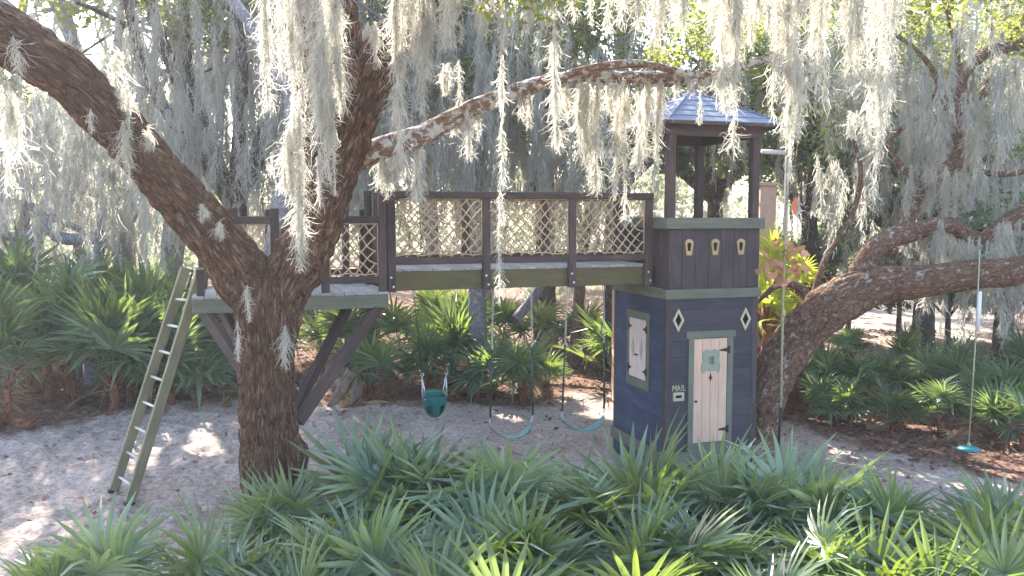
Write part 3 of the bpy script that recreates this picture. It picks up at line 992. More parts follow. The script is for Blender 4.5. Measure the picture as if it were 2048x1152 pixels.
def build_platform():
    t = thing('lookout_platform', 'wooden platform with net railings and knee braces built around the forked oak', 'platform', PO, PA)
    u0, u1, v0 = PLAT['u0'], PLAT['u1'], PLAT['v']
    v1 = v0 + 1.75
    zd = 2.45 + Z0
    # rim boards
    box('rim_board', t, M['trim'], ((u0 + u1) / 2, v0 + .02, zd - .115), (u1 - u0, .045, .17), ch=.006)
    box('rim_board', t, M['trim'], ((u0 + u1) / 2, v1 - .02, zd - .115), (u1 - u0, .045, .17), ch=.006)
    box('rim_board', t, M['trim'], (u0 + .022, (v0 + v1) / 2, zd - .115), (.045, v1 - v0 - .09, .17), ch=.006)
    box('rim_board', t, M['trim'], (u1 - .022, (v0 + v1) / 2, zd - .115), (.045, v1 - v0 - .09, .17), ch=.006)
    n = 17
    for k in range(n):
        w = (u1 - u0) / n
        box('deck_plank', t, M['deck'], (u0 + (k + .5) * w, (v0 + v1) / 2, zd - .012), (w - .007, v1 - v0 + .02, .034))
    for k in range(4):
        box('joist', t, M['brown'], (u0 + .3 + k * (u1 - u0 - .6) / 3, (v0 + v1) / 2, zd - .12), (.045, v1 - v0 - .1, .15))
    # railing posts and bays
    pr = 3.47 + Z0
    def bay(a, b, i):
        a, b = np.array(a), np.array(b)
        d = (b - a) / np.linalg.norm(b - a); a2, b2 = a + d * .05, b - d * .05
        for nm, zc, hh in (('top_rail', pr - .10, .085), ('bottom_rail', zd + .16, .085)):
            beam(nm, t, M['brown'], (*a2, zc), (*b2, zc), .07, hh)
        rope_net(t, a2, b2, zd + .205, pr - .145, seed=40 + i)
    fr = [(u1 - .06, v0 + .07), (u1 - .78, v0 + .07), (u0 + .98, v0 + .07), (u0 + .50, v0 + .07)]
    bk = [(u1 - .06, v1 - .07), (u0 + .98, v1 - .07), (u0 + .10, v1 - .07)]
    for i, p in enumerate(fr + bk + [(u0 + .10, v0 + 1.25)]):
        top = pr + (.28 if i == 0 else .04)
        box('post', t, M['brown'], (p[0], p[1], (zd + top) / 2), (.10, .10, top - zd), ch=.006)
    bay(fr[1], fr[0], 0); bay(fr[3], fr[2], 1); bay(bk[1], bk[0], 2); bay(bk[2], bk[1], 3); bay((u0 + .10, v0 + 1.25), (u0 + .10, v1 - .07), 4)
    # braces down to the trunk
    tr = pl_inv((-2.60, 9.75))
    br = M['brown']
    for a, zl in (((u1 - .10, v0 + .10), 1.05), ((u1 - .35, v0 + .9), 1.10), ((u0 + .12, v0 + .12), 1.22), ((u0 + .3, v0 + .9), 1.2)):
        dx, dy = tr[0] - a[0], tr[1] - a[1]; d = math.hypot(dx, dy); k = (d - .24) / d
        beam('knee_brace', t, br, (a[0], a[1], zd - .17), (a[0] + dx * k, a[1] + dy * k, zl + Z0), .085, .14)
    # slatted end step beside the ladder
    box('post', t, M['brown'], (u0 + .10, v0 + .12, zd + .16), (.09, .09, .33))
    beam('top_rail', t, M['trim'], (u0 + .10, v0 + .17, zd + .27), (u0 + .10, v0 + .55, zd + .27), .05, .09)
    # tall dark posts of the gate between platform and bridge
    for (u, v, h) in ((u1 - .34, v1 - .25, 1.5), (u1 - .05, v1 - .45, 1.32)):
        box('gate_post', t, M['brown'], (u, v, zd + h / 2), (.095, .095, h), ch=.006)
    return t


def build_ladder():
    f0, f1 = on_ground(226, 985), on_ground(258, 1008)
    t0, t1 = at(371, 536, 11.35), at(404, 536, 10.85)
    f0.z = gz(f0.x, f0.y) - .01; f1.z = gz(f1.x, f1.y) - .01
    base = (f0 + f1) / 2
    t = thing('ladder', 'green timber ladder with pale round rungs leaning on the platform', 'ladder', base)
    side = (f1 - f0).normalized()
    for a, b in ((f0, t0), (f1, t1)):
        a, b = a - base, b - base
        x = (b - a).normalized(); z = (side - x * side.dot(x)).normalized(); y = z.cross(x)
        Mt = Matrix((x, y, z)).transposed()
        box('stile', t, M['ladder'], (a + b) / 2, ((b - a).length, .125, .06), Mt, ch=.006)
        box('rubber_foot', t, M['rubber'], a + x * .02, (.05, .133, .068), Mt)
        # grab handle on the inner face near the top
        mb = MB(); q = b - x * .30 - y * .075; r = b - x * .02 - y * .075
        k = -y * .03
        mb.add(*tube_arrays([q + y * .03, q + k, q + k + x * .04, r + k - x * .04, r + k, r + y * .03], .015, 7))
        link('grab_handle', mb.mesh('grab_handle'), M['handle'], t)
    for i in range(8):
        k = .075 + i * .113
        a, b = f0.lerp(t0, k) - base, f1.lerp(t1, k) - base
        mb = MB(); mb.add(*tube_arrays([a, a.lerp(b, .5), b], .0175, 10))
        link('rung', mb.mesh('rung'), M['rung'], t)


def chain_arrays(mb, p0, p1, pitch=.042, r=.0042, w=.011):
    p0, p1 = np.array(p0, float), np.array(p1, float)
    d = p1 - p0; Ln = np.linalg.norm(d); d /= Ln
    a = np.cross(d, [0, 1, .1]); a /= np.linalg.norm(a); b = np.cross(d, a)
    n = int(Ln / pitch)
    for i in range(n):
        c = p0 + d * (i + .5) * Ln / n; s = a if i % 2 else b
        s = (s + (b if i % 2 else a) * .3); s /= np.linalg.norm(s)
        h = Ln / n * .62
        ring = [c + d * h * math.cos(t) + s * w * math.sin(t) * 1.0 for t in np.linspace(0, 2 * math.pi, 9)]
        mb.add(*tube_arrays(ring, r, 4, cap=False))


def hanger(parent, top, low, tube_from, rope=False):
    """eye ring, chain and plastic-sleeved lower run of one swing hanger"""
    top, low = np.array(top, float), np.array(low, float)
    mb = MB()
    ring = [top + np.array([.021 * math.sin(t), 0, -.05 + .05 * math.cos(t)]) for t in np.linspace(0, 2 * math.pi, 14)]
    mb.add(*tube_arrays(ring, .006, 6, cap=False))
    mb.add(*tube_arrays([top + [0, 0, .06], top + [0, 0, -.004]], .006, 6))
    link('eye_ring', mb.mesh('eye_ring'), M['steel'], parent)
    st = top + np.array([0, 0, -.095]); mid = st + (low - st) * tube_from
    if not rope:
        mb = MB(); chain_arrays(mb, st, mid); link('chain', mb.mesh('chain'), M['steel'], parent)
        mb = MB(); mb.add(*tube_arrays([mid, (mid + low) / 2, low], .0145, 8)); link('chain_sleeve', mb.mesh('chain_sleeve'), M['tube'], parent)
    else:
        mb = MB(); chain_arrays(mb, st, low, r=.0035, w=.008); link('chain', mb.mesh('chain'), M['tube'], parent)


def build_swings():
    zt = 2.45                                   # underside of the bridge beams (world)
    vmid = .62
    def spot(xpx):
        # point on the hanging line under the bridge that appears at this column
        a = (xpx - 1024) / FPX
        lo, hi = -4.0, 0.5
        for _ in range(40):
            m = (lo + hi) / 2; p = pl(m, vmid, 1.5)
            if p.x / p.y < a: lo = m
            else: hi = m
        return m
    for tops, lows, zs, lab in (((986, 1063), (980, 1066), .60, 'teal belt swing hung beside the bucket swing'),
                                ((1135, 1208), (1126, 1211), .62, 'teal belt swing hung beside the blue tower wall')):
        uA, uB = spot(tops[0]), spot(tops[1]); lA, lB = spot(lows[0]), spot(lows[1])
        c = pl((uA + uB) / 2, vmid, zs)
        t = thing('belt_swing', lab, 'swing', c, PA, 'swings under the footbridge')
        cu = (uA + uB) / 2
        za = zs + .0
        for ut_, ul in ((uA, lA), (uB, lB)):
            hanger(t, (ut_ - cu, 0, zt - zs), (ul - cu, 0, .04), .44)
            # shackle
            mb = MB(); q = np.array([ul - cu, 0, .04])
            dr = np.sign(ul - cu) * -1
            mb.add(*tube_arrays([q, q + [-.02, -.02, -.05], q + [.0 + .012 * dr, -.05, -.1], q + [.02 * dr, 0, -.115], q + [.012 * dr, .05, -.1], q + [.02, .02, -.05], q], .005, 5, cap=False))
            link('shackle', mb.mesh('shackle'), M['steel'], t)
        xs = np.linspace(lA - cu, lB - cu, 22)
        half = (lB - lA) / 2
        V = []
        for x in xs:
            k = (x - (lA + lB) / 2 + cu) / half
            z = -.075 - .17 * (1 - abs(k) ** 2.3)
            wd = .085 * (1 - .45 * max(0, abs(k) - .72) / .28)
            for y, dz in ((-wd, .0), (-wd * .5, -.008), (wd * .5, -.008), (wd, .0)):
                V.append((x, y, z + dz))
        V = np.array(V); n0 = len(V)
        V = np.concatenate([V, V - [0, 0, .009]])
        Q = []
        for i in range(21):
            for j in range(3):
                a = i * 4 + j
                Q += [(a, a + 4, a + 5, a + 1), (n0 + a, n0 + a + 1, n0 + a + 5, n0 + a + 4)]
            Q += [(i * 4, n0 + i * 4, n0 + i * 4 + 4, i * 4 + 4), (i * 4 + 3, i * 4 + 7, n0 + i * 4 + 7, n0 + i * 4 + 3)]
        link('seat', np_mesh('seat', V, [np.array(Q)]), M['teal2'], t)
    # bucket swing
    uA, uB = spot(827), spot(905); lA, lB = spot(840), spot(893)
    zs = .68
    c = pl((lA + lB) / 2, vmid, zs); cu = (lA + lB) / 2
    t = thing('bucket_swing', 'teal plastic toddler bucket swing with leg holes hung below the footbridge', 'swing', c, PA, 'swings under the footbridge')
    half = .165
    for ut_, sg in ((uA, -1), (uB, 1)):
        hanger(t, (ut_ - cu, 0, zt - zs), (sg * half, 0, .62), .5, rope=True)
        mb = MB(); q = np.array([sg * half, 0, .62])
        mb.add(*tube_arrays([q + np.array([.02 * math.sin(a), 0, .02 * math.cos(a)]) for a in np.linspace(0, 2 * math.pi, 12)], .006, 5, cap=False))
        link('swivel_ring', mb.mesh('swivel_ring'), M['steel'], t)
        mb = MB()
        mb.add(*tube_arrays([q - [0, 0, .02], (sg * half * .88, -.10, .345), (sg * half * .95, -.02, .325), (sg * half * .88, .10, .375), q - [0, 0, .02]], .0085, 6))
        link('strap', mb.mesh('strap'), M['steel'], t)
    nu, nv = 40, 16
    def shell(off):
        V = []
        for j in range(nv + 1):
            tt = j / nv
            a = tt * math.pi / 2
            zz = .33 * (1 - math.cos(a) ** .8) if j < nv else .34
            zz = .295 * tt + .02
            rr = (1 - (1 - tt) ** 2.4) ** .55
            for i in range(nu):
                th = 2 * math.pi * i / nu
                x = (.168 - off) * rr * math.copysign(abs(math.cos(th)) ** .85, math.cos(th))
                y = (.125 - off) * rr * math.copysign(abs(math.sin(th)) ** .85, math.sin(th))
                lift = .07 * max(0, math.sin(th)) * tt ** 3
                V.append((x, y, zz + off * (1 - tt) + lift))
        return np.array(V)
    A_, B_ = shell(0), shell(.012)
    keep = np.ones((nv, nu), bool)
    for i in range(nu):
        th = (2 * math.pi * (i + .5) / nu - 1.5 * math.pi + math.pi) % (2 * math.pi) - math.pi   # 0 at the front (-y)
        for j in range(3, 10):
            if .26 < abs(th) < .95 and not (j == 3 and abs(th) > .8) and not (j == 9 and abs(th) > .8):
                keep[j, i] = False
    V = np.concatenate([A_, B_]); n0 = len(A_); Q = []
    for j in range(nv):
        for i in range(nu):
            if not keep[j, i]: continue
            k = (i + 1) % nu; a, b, cc, d = j * nu + i, j * nu + k, (j + 1) * nu + k, (j + 1) * nu + i
            Q += [(a, b, cc, d), (n0 + d, n0 + cc, n0 + b, n0 + a)]
            for (jj, ii, e) in ((j, (i + 1) % nu, (b, cc)), (j, (i - 1) % nu, (d, a)), (j + 1, i, (cc, d)), (j - 1, i, (a, b))):
                if jj >= nv or (0 <= jj < nv and not keep[jj, ii]):
                    Q.append((e[1], e[0], n0 + e[0], n0 + e[1]))
    link('bucket', np_mesh('bucket', V, [np.array(Q)]), M['teal'], t)
    rim = [A_[nv * nu + i] * np.array([1.02, 1.02, 1]) for i in list(range(nu)) + [0]]
    mb = MB(); mb.add(*tube_arrays(rim, .010, 6, cap=False)); link('rim', mb.mesh('rim'), M['teal'], t)
    box('sticker', t, M['white'], (-.132, -.078, .27), (.05, .003, .085), Euler((.12, 0, -.72)))


build_tower(); build_bridge(); build_platform(); build_ladder(); build_swings()


def sm_tube(name, label, cat, mat, pts, r, n=8, group=None):
    mb = MB(); P = [Vector(p) for p in pts]; base = P[-1].copy() if P[-1].z < P[0].z else P[0].copy()
    mb.add(*tube_arrays([p - base for p in P], r, n))
    o = link(name, mb.mesh(name), mat); o.location = base
    return tag(o, label, cat, group)


def build_hanging():
    # climbing rope beside the tower
    t = thing('climbing_rope', 'pale climbing rope with dark sleeved end hanging beside the tower', 'rope', on_ground(1557, 905))
    y = 12.3
    base = Vector(t.location); base.y = y; base.x = at(1557, 900, y).x; base.z = GZ + .05; t.location = base
    top = at(1580, -88, 10.8); mid = at(1562, 815, y)
    mb = MB(); mb.add(*tube_arrays([top - base, at(1574, 380, y - .3) - base, at(1566, 600, y) - base, mid - base], .0165, 7)); link('rope', mb.mesh('rope'), M['palerope'], t)
    mb = MB(); mb.add(*tube_arrays([mid - base, at(1557, 892, y) - base], .019, 7)); link('sleeve', mb.mesh('sleeve'), M['rubber'], t)
    mb = MB(); k = at(1567, 628, y) - base
    mb.add(*tube_arrays([k + Vector((0, 0, .06)), k + Vector((0, 0, .03)), k, k - Vector((0, 0, .035))], [.018, .03, .032, .018], 8))
    link('knot', mb.mesh('knot'), M['palerope'], t)
    # disc swing
    y = 12.9
    c = at(1937, 897, y)
    t = thing('disc_swing', 'round turquoise disc swing on a thin rope under the leaning oak', 'swing', c)
    mb = MB(); mb.add(*tube_arrays([(0, 0, -.035), (0, 0, -.03), (0, 0, 0), (0, 0, .03), (0, 0, .042)], [.09, .15, .165, .12, .05], 24)); link('seat', mb.mesh('seat'), M['teal2'], t)
    mb = MB(); mb.add(*tube_arrays([(0, 0, .03), at(1950, 700, y) - c, at(1960, 500, y + .1) - c], .011, 6)); link('rope', mb.mesh('rope'), M['palerope'], t)
    mb = MB(); mb.add(*tube_arrays([at(1955, 662, y) - c, at(1960, 583, y) - c], .030, 12)); link('white_sleeve', mb.mesh('sleeve'), M['white'], t)
    mb = MB(); mb.add(*tube_arrays([(0, 0, .035), (0, 0, .07), (0, 0, .10)], [.035, .03, .012], 8)); link('knot', mb.mesh('knot'), M['palerope'], t)
    # white pipe frame and pale boards beyond the tower
    y = 17.5
    a, b = at(1523, 303, y), at(1575, 305, y)
    g = Vector((b.x, y, gz(b.x, y)))
    t = thing('pipe_frame', 'white bent pipe stand rising beyond the tower roof', 'pipe', g)
    mb = MB(); mb.add(*tube_arrays([a - g, b - g - Vector((.04, 0, 0))], .045, 10)); link('crossbar', mb.mesh('crossbar'), M['white'], t)
    mb = MB(); mb.add(*tube_arrays([b - g, b - g + Vector((0, 0, -.06)), (0, 0, 0)], .045, 10)); link('upright', mb.mesh('upright'), M['white'], t)
    mb = MB(); mb.add(*tube_arrays([b - g - Vector((.07, 0, 0)), b - g, b - g - Vector((0, 0, .07))], .055, 10)); link('elbow', mb.mesh('elbow'), M['white'], t)
    y = 16.6
    a = at(1533, 372, y); g = Vector((a.x, y, gz(a.x, y)))
    t = thing('gate_pillar', 'tan square pillar standing behind the sunlit palms', 'pillar', g)
    hh = a.z - g.z
    box('shaft', t, M['plaster'], (0, 0, hh / 2), (.30, .30, hh), ch=.01); box('cap', t, M['plaster'], (0, 0, hh + .03), (.38, .38, .07), ch=.01); box('plinth', t, M['plaster'], (0, 0, .1), (.38, .38, .2), ch=.01)
    # low tan shed end seen past the bridge
    y = 17.2
    a = at(1272, 437, y); g = Vector((a.x, y, gz(a.x, y)))
    t = thing('storage_box', 'tan boarded storage locker beyond the footbridge', 'locker', g)
    hh = a.z - g.z
    for k in range(3):
        box('panel', t, M['plaster'], (-.28 + k * .28, -.3, hh / 2), (.274, .03, hh), ch=.005)
        box('panel', t, M['plaster'], (-.28 + k * .28, .3, hh / 2), (.274, .03, hh), ch=.005)
    for sx in (-1, 1): box('side_panel', t, M['plaster'], (sx * .405, 0, hh / 2), (.03, .57, hh), ch=.005)
    box('lid', t, M['deck'], (0, 0, hh + .02), (.9, .7, .04), ch=.006)


build_hanging()

# ------------------------------------------------------------------ trees
LEAF_GAPS = []                                 # openings in the canopy: (ground or air point, radius)


def leaf_mesh(name, centres, radii, n_each, size, rs, flat=.75, gap=True):
    """many small leaf faces spread through clumps"""
    cs, rd = np.repeat(np.asarray(centres, float), n_each, 0), np.repeat(np.asarray(radii, float), n_each)
    n = len(cs)
    d = rs.normal(size=(n, 3)); d /= np.linalg.norm(d, axis=1)[:, None]
    r = rd * rs.random(n) ** .42
    P = cs + d * r[:, None] * np.array([1, 1, flat])
    if gap and LEAF_GAPS:
        S = np.array(SUN_DIR); keep = np.ones(n, bool)
        for g, rad in LEAF_GAPS:
            w = P - np.array(g); t = w @ S
            keep &= ~((np.linalg.norm(w - t[:, None] * S, axis=1) < rad) & (t > 1.0))
        P = P[keep]; n = len(P)
    a = rs.normal(size=(n, 3)); a[:, 2] *= .6; a /= np.linalg.norm(a, axis=1)[:, None]
    b = rs.normal(size=(n, 3)); b -= a * (a * b).sum(1)[:, None]; b /= np.linalg.norm(b, axis=1)[:, None]
    L_ = size * rs.uniform(.6, 1.3, n)[:, None]; W = L_ * .42
    V = np.stack([P - a * L_, P - b * W - a * L_ * .1, P + a * L_, P + b * W - a * L_ * .1], 1).reshape(-1, 3)
    return np_mesh(name, V, [np.arange(n * 4).reshape(-1, 4)], smooth=False)


def px_limb(pts, **kw):
    """pts rows: photo x, photo y, distance, radius"""
    out = []
    for x, y, Y, r in pts:
        p = at(x, y, Y); out.append((p.x, p.y, p.z, r))
    return dict(pts=out, **kw)


def moss_arrays(top, length, width, n, rs, rib=.007, seg=5, hair=.35):
    """one hanging clump of curling strands: returns V, quads. top is a 3-vector"""
    top = np.asarray(top, float)
    ph = rs.uniform(0, 6, 4)
    cand = rs.random(n * 4) * .93
    lum = .5 + .5 * vnoise(cand * length * 7 + ph[0] * 9, np.full(n * 4, ph[1] * 5), seed=5)
    cand = cand[rs.random(n * 4) < (.12 + lum ** 1.5)]
    t0 = np.resize(cand, n)
    prof = np.clip(.45 + 1.1 * t0, 0, 1) * np.clip((1.02 - t0) * 2.2, .10, 1) * (.7 + .3 * np.sin(t0 * length * 9 + ph[0]) + .2 * np.sin(t0 * length * 23 + ph[3]))
    ax = np.stack([.35 * width * np.sin(t0 * 3.1 + ph[1]), .35 * width * np.sin(t0 * 2.7 + ph[2]), -t0 * length], -1)
    off = rs.normal(0, 1, (n, 2)); off *= (width * .42 * prof / (np.linalg.norm(off, axis=1) + .15) * rs.random(n) ** .5)[:, None] * 1.3
    start = top + ax; start[:, :2] += off
    is_hair = rs.random(n) < hair
    ln = np.where(is_hair, rs.uniform(.035, .10, n), np.minimum(rs.uniform(.12, .4, n), (1.08 - t0) * length * .8 + .06))
    ln = ln * np.clip(width / .06, .42, 1.0) * rs.uniform(.7, 1.3, n)
    d = np.stack([off[:, 0] / (width + 1e-6) * .35 + rs.normal(0, .2, n), off[:, 1] / (width + 1e-6) * .35 + rs.normal(0, .2, n), -np.ones(n)], -1)
    dh = rs.normal(size=(n, 3)); dh[:, 2] = dh[:, 2] * .6 - .25
    d = np.where(is_hair[:, None], dh, d); d /= np.linalg.norm(d, axis=1)[:, None]
    P = np.zeros((n, seg + 1, 3)); P[:, 0] = start
    for k in range(seg):
        P[:, k + 1] = P[:, k] + d * (ln / seg)[:, None]
        d = d + rs.normal(0, .45, (n, 3)) + np.where(is_hair, 0, -.35)[:, None] * np.array([0, 0, 1]) * .6
        d /= np.linalg.norm(d, axis=1)[:, None]
    w = rs.normal(size=(n, 1, 3)); w /= np.linalg.norm(w, axis=2, keepdims=True)
    taper = np.linspace(1, .35, seg + 1)[None, :, None]
    wd = w * rib * taper * rs.uniform(.6, 1.4, (n, 1, 1))
    V = np.stack([P - wd, P + wd], 2).reshape(-1, 3)
    base = (np.arange(n) * (seg + 1) * 2)[:, None]; k = (np.arange(seg) * 2)[None]
    i = base + k
    Q = np.stack([i, i + 1, i + 3, i + 2], -1).reshape(-1, 4)
    return V, Q


BGMOSS = []                                    # background moss clumps: (top, length, width)


def oak(name, label, xpx, Y, height, spread, seed, leaf=None, lsize=.09, n_each=420, clumps=46, mat='bark_b', r0=.3, lean=0.0, moss=40, zlow=2.6, trunk=None, group=None, mlen=1.6):
    rs = np.random.default_rng(seed)
    g = at(xpx, 576, Y); gx, gy = g.x, Y; g0 = gz(gx, gy)
    base = np.array([gx, gy, g0 - .1])
    t = thing(name, label, 'tree', tuple(base), 0, group)
    fork = np.array([lean * height * .35, rs.normal(0, .2), height * rs.uniform(.26, .36)])
    limbs = [dict(pts=[(0, 0, -.2, r0 * 1.25), (fork[0] * .3, fork[1] * .3, fork[2] * .35, r0), (*fork, r0 * .85)], n=18, step=.12, ridge=.025 * r0 / .3, seed=seed, cells=12)]
    tips, tr = [], []
    nl = 6
    for k in range(nl):
        a = 2 * math.pi * (k + rs.uniform(-.3, .3)) / nl
        end = fork + np.array([math.cos(a) * spread * rs.uniform(.6, 1), math.sin(a) * spread * rs.uniform(.5, .9), (height - fork[2]) * rs.uniform(.25, .95)])
        if k == nl - 1: end = fork + np.array([rs.normal(0, .5), rs.normal(0, .5), height - fork[2] - .6])
        m1 = fork + (end - fork) * .35 + np.array([rs.normal(0, .3), rs.normal(0, .3), rs.uniform(-.1, .7)])
        m2 = fork + (end - fork) * .7 + rs.normal(0, .4, 3)
        limbs.append(dict(pts=[(*(fork - [0, 0, .15]), r0 * .6), (*m1, r0 * .42), (*m2, r0 * .27), (*end, r0 * .1)], n=10, step=.2, ridge=.012, seed=seed + k + 1, cells=8))
        for q, f in ((m1, .35), (m2, .7), (end, 1)):
            tips.append(q)
        for s in range(3):
            st = m1 + (end - m1) * rs.uniform(.1, .9)
            e2 = st + rs.normal(0, 1, 3) * np.array([1, 1, .5]) * spread * .35 + [0, 0, .3]
            limbs.append(dict(pts=[(*st, r0 * .2), (*((st + e2) / 2 + rs.normal(0, .2, 3)), r0 * .13), (*e2, r0 * .04)], n=7, step=.25, ridge=0, seed=seed + 20 + k * 3 + s))
            tips.append(e2)
    link('trunk', limbs_mesh('trunk', limbs), M[mat], t)
    tips = np.array(tips)
    cen = tips[rs.integers(0, len(tips), clumps)] + rs.normal(0, .55, (clumps, 3)) * np.array([1, 1, .7])
    cen = cen[cen[:, 2] > zlow - g0]
    rad = rs.uniform(.55, 1.15, len(cen)) * spread / 4.5
    W = [(p + base) for p in cen]
    me = leaf_mesh('crown', np.array(W), rad, n_each, lsize, rs)
    me.transform(Matrix.Translation(-Vector(base)))
    link('crown', me, M[leaf or 'oakleaf'], t)
    for _ in range(moss):
        if rs.random() < .6:
            q = tips[rs.integers(0, len(tips))] + rs.normal(0, .35, 3)
        else:
            q = cen[rs.integers(0, len(cen))] + rs.normal(0, .5, 3) if len(cen) else tips[0]
        q = q + base
        ln = rs.uniform(.5, 1.6) * mlen
        if q[2] - ln < g0 + .5: ln = max(.4, q[2] - g0 - .6)
        BGMOSS.append((q, ln, rs.uniform(.16, .42)))
    return t


# openings in the canopy that let sun reach a few places
for (x, y, Y, r) in ((380, 860, 14.3, .55), (300, 900, 13.4, .4), (1140, 745, 18.2, 1.3), (1010, 770, 17.0, .6), (1560, 500, 16.5, 1.9), (640, 330, 8.6, 1.15), (600, 480, 8.6, .5), (640, 120, 8.7, 1.0),
                     (830, 180, 8.7, 1.1), (960, 60, 8.5, .9), (1005, 380, 8.5, .45), (1110, 230, 8.5, .6), (1265, 420, 10.4, .45), (1300, 220, 10.4, .5), (1740, 160, 8.7, .9), (1600, 60, 8.8, .6), (1230, 30, 8.6, .8), (1450, 60, 8.6, .7), (1400, 90, 10.9, .8), (940, 220, 10.2, .7), (1460, 1000, 7.8, .25), (1850, 1020, 7.2, .3),
                     (1000, 1075, 6.8, .22), (1300, 900, 8.8, .25), (2010, 1090, 6.6, .35), (1200, 930, 8.6, .2), (730, 1000, 7.8, .2), (1620, 1050, 6.9, .25), (480, 1060, 8.6, .22), (120, 130, 9.5, .8), (1100, 190, 10.3, .6), (420, 760, 18, .4)):
    p = at(x, y, Y)
    LEAF_GAPS.append(((p.x, p.y, p.z), r))

# the big forked oak
TRY = 9.65


def build_main_oak():
    tb = at(537, 800, TRY)
    base = Vector((tb.x, TRY, gz(tb.x, TRY)))
    t = thing('oak_tree', 'big forked live oak with furrowed brown bark rising through the platform', 'tree', base)
    P = lambda x, y, Y, r: (*at(x, y, Y), r)
    trunk = [(base.x - .05, TRY, base.z - .25, .44), (base.x - .02, TRY, base.z + .05, .38), P(540, 950, TRY, .35), P(538, 800, TRY, .33), P(535, 690, TRY, .325), P(532, 610, TRY - .02, .40), P(535, 550, TRY - .05, .34)]
    left = [P(545, 640, TRY, .20), P(490, 560, TRY - .05, .34), P(435, 480, TRY - .2, .30), P(350, 385, TRY - .5, .27), P(255, 275, TRY - .9, .262), P(150, 165, TRY - 1.3, .26), P(30, 85, TRY - 1.7, .275), P(-160, -10, TRY - 2.1, .26), P(-480, -120, TRY - 2.4, .2), P(-800, -330, TRY - 2.5, .1)]
    right = [P(535, 640, TRY + .02, .22), P(585, 545, TRY, .32), P(638, 430, TRY - .05, .30), P(682, 310, TRY - .1, .27), P(730, 190, TRY - .15, .25), P(778, 90, TRY - .2, .23), P(850, 20, TRY - .25, .17), P(960, -70, TRY - .3, .14), P(1150, -160, TRY - .5, .11), P(1500, -210, TRY - .8, .085), P(1800, -200, TRY - 1.2, .05)]
    up = [P(640, 400, TRY - .02, .16), P(620, 280, TRY + .05, .13), P(600, 130, TRY + .1, .12), P(588, 0, TRY + .1, .115), P(560, -160, TRY + .1, .1), P(470, -420, TRY - .2, .06)]
    up2 = [P(715, 190, TRY - .1, .15), P(700, 60, TRY - .1, .13), P(695, -60, TRY - .2, .12), P(760, -300, TRY - .5, .08), P(820, -520, TRY - .8, .04)]
    knot = [P(585, 870, TRY - .05, .10), P(590, 905, TRY - .08, .16), P(590, 950, TRY - .06, .13), P(598, 990, TRY, .05)]
    limbs = [dict(pts=trunk, n=150, step=.018, ridge=.075, seed=1, cells=26, lump=.05), dict(pts=left, n=130, step=.02, ridge=.07, seed=2, cells=26, lump=.07),
             dict(pts=right, n=120, step=.02, ridge=.07, seed=3, cells=24, lump=.06), dict(pts=up, n=60, step=.03, ridge=.02, seed=4, cells=12), dict(pts=up2, n=60, step=.03, ridge=.02, seed=5, cells=12),
             dict(pts=knot, n=60, step=.025, ridge=.03, seed=6, cells=12)]
    # high limbs over the clearing that carry the moss curtains
    for k, pts in enumerate(([P(765, 90, TRY - .2, .12), P(900, -60, TRY - .6, .10), P(1050, -110, 8.6, .09), P(1350, -130, 8.4, .08), P(1700, -130, 8.6, .07), P(2100, -160, 8.8, .04)],
                             [P(960, -70, TRY - .3, .10), P(1100, -90, 10.2, .09), P(1300, -80, 10.6, .08), P(1600, -90, 10.8, .06), P(1950, -140, 11, .04)],
                             [P(690, -60, TRY - .2, .10), P(620, -90, 8.8, .09), P(480, -110, 8.2, .07), P(250, -160, 7.6, .04)],
                             [P(850, 20, TRY - .3, .08), P(880, -60, 8.6, .07), P(980, -160, 7.8, .05), P(1050, -330, 7.0, .03)])):
        limbs.append(dict(pts=pts, n=22, step=.08, ridge=.01, seed=30 + k, cells=10))
    me = limbs_mesh('trunk', limbs); me.transform(Matrix.Translation(-base))
    link('trunk', me, M['bark'], t)
    # lichened limb running out over the bridge
    lb = [P(700, 330, TRY + .1, .14), P(760, 296, TRY + .25, .135), P(845, 268, 10.1, .125), P(930, 222, 10.25, .115), P(1010, 190, 10.35, .105), P(1090, 164, 10.4, .085), P(1160, 152, 10.45, .075), P(1280, 156, 10.5, .075), P(1400, 152, 10.6, .065), P(1520, 120, 10.8, .05), P(1640, 60, 11, .03)]
    b2 = [P(1090, 164, 10.4, .06), P(1180, 138, 10.3, .05), P(1280, 128, 10.2, .05), P(1400, 150, 10.2, .045), P(1480, 130, 10.2, .02)]
    stub = [P(1276, 175, 10.45, .03), P(1276, 152, 10.2, .034)]
    me = limbs_mesh('limb', [dict(pts=lb, n=48, step=.03, ridge=.018, seed=8, cells=12, lump=.12), dict(pts=b2, n=28, step=.04, ridge=.01, seed=9, cells=9, lump=.12), dict(pts=stub, n=12, step=.03, ridge=0, seed=7)])
    me.transform(Matrix.Translation(-base))
    o = link('limb', me, M['bark_l'], t); o['label'] = 'pale lichen-covered limb reaching over the footbridge'
    # crown well above the clearing, on the high limbs
    rs = np.random.default_rng(77)
    cen = []
    for (x, y, Y, n) in ((-700, -330, 7.2, 4), (1050, -330, 7.2, 5), (820, -520, 8.7, 5), (470, -420, 9.2, 5), (1800, -230, 8.4, 5), (1500, -260, 8.8, 4), (1950, -200, 10.8, 4)):
        p = at(x, y, Y)
        for _ in range(n):
            cen.append(np.array(p) + rs.normal(0, .6, 3) + [0, 0, .5])
    me = leaf_mesh('crown', np.array(cen), rs.uniform(.5, 1.0, len(cen)), 500, .06, rs)
    me.transform(Matrix.Translation(-base)); link('crown', me, M['oakleaf'], t)
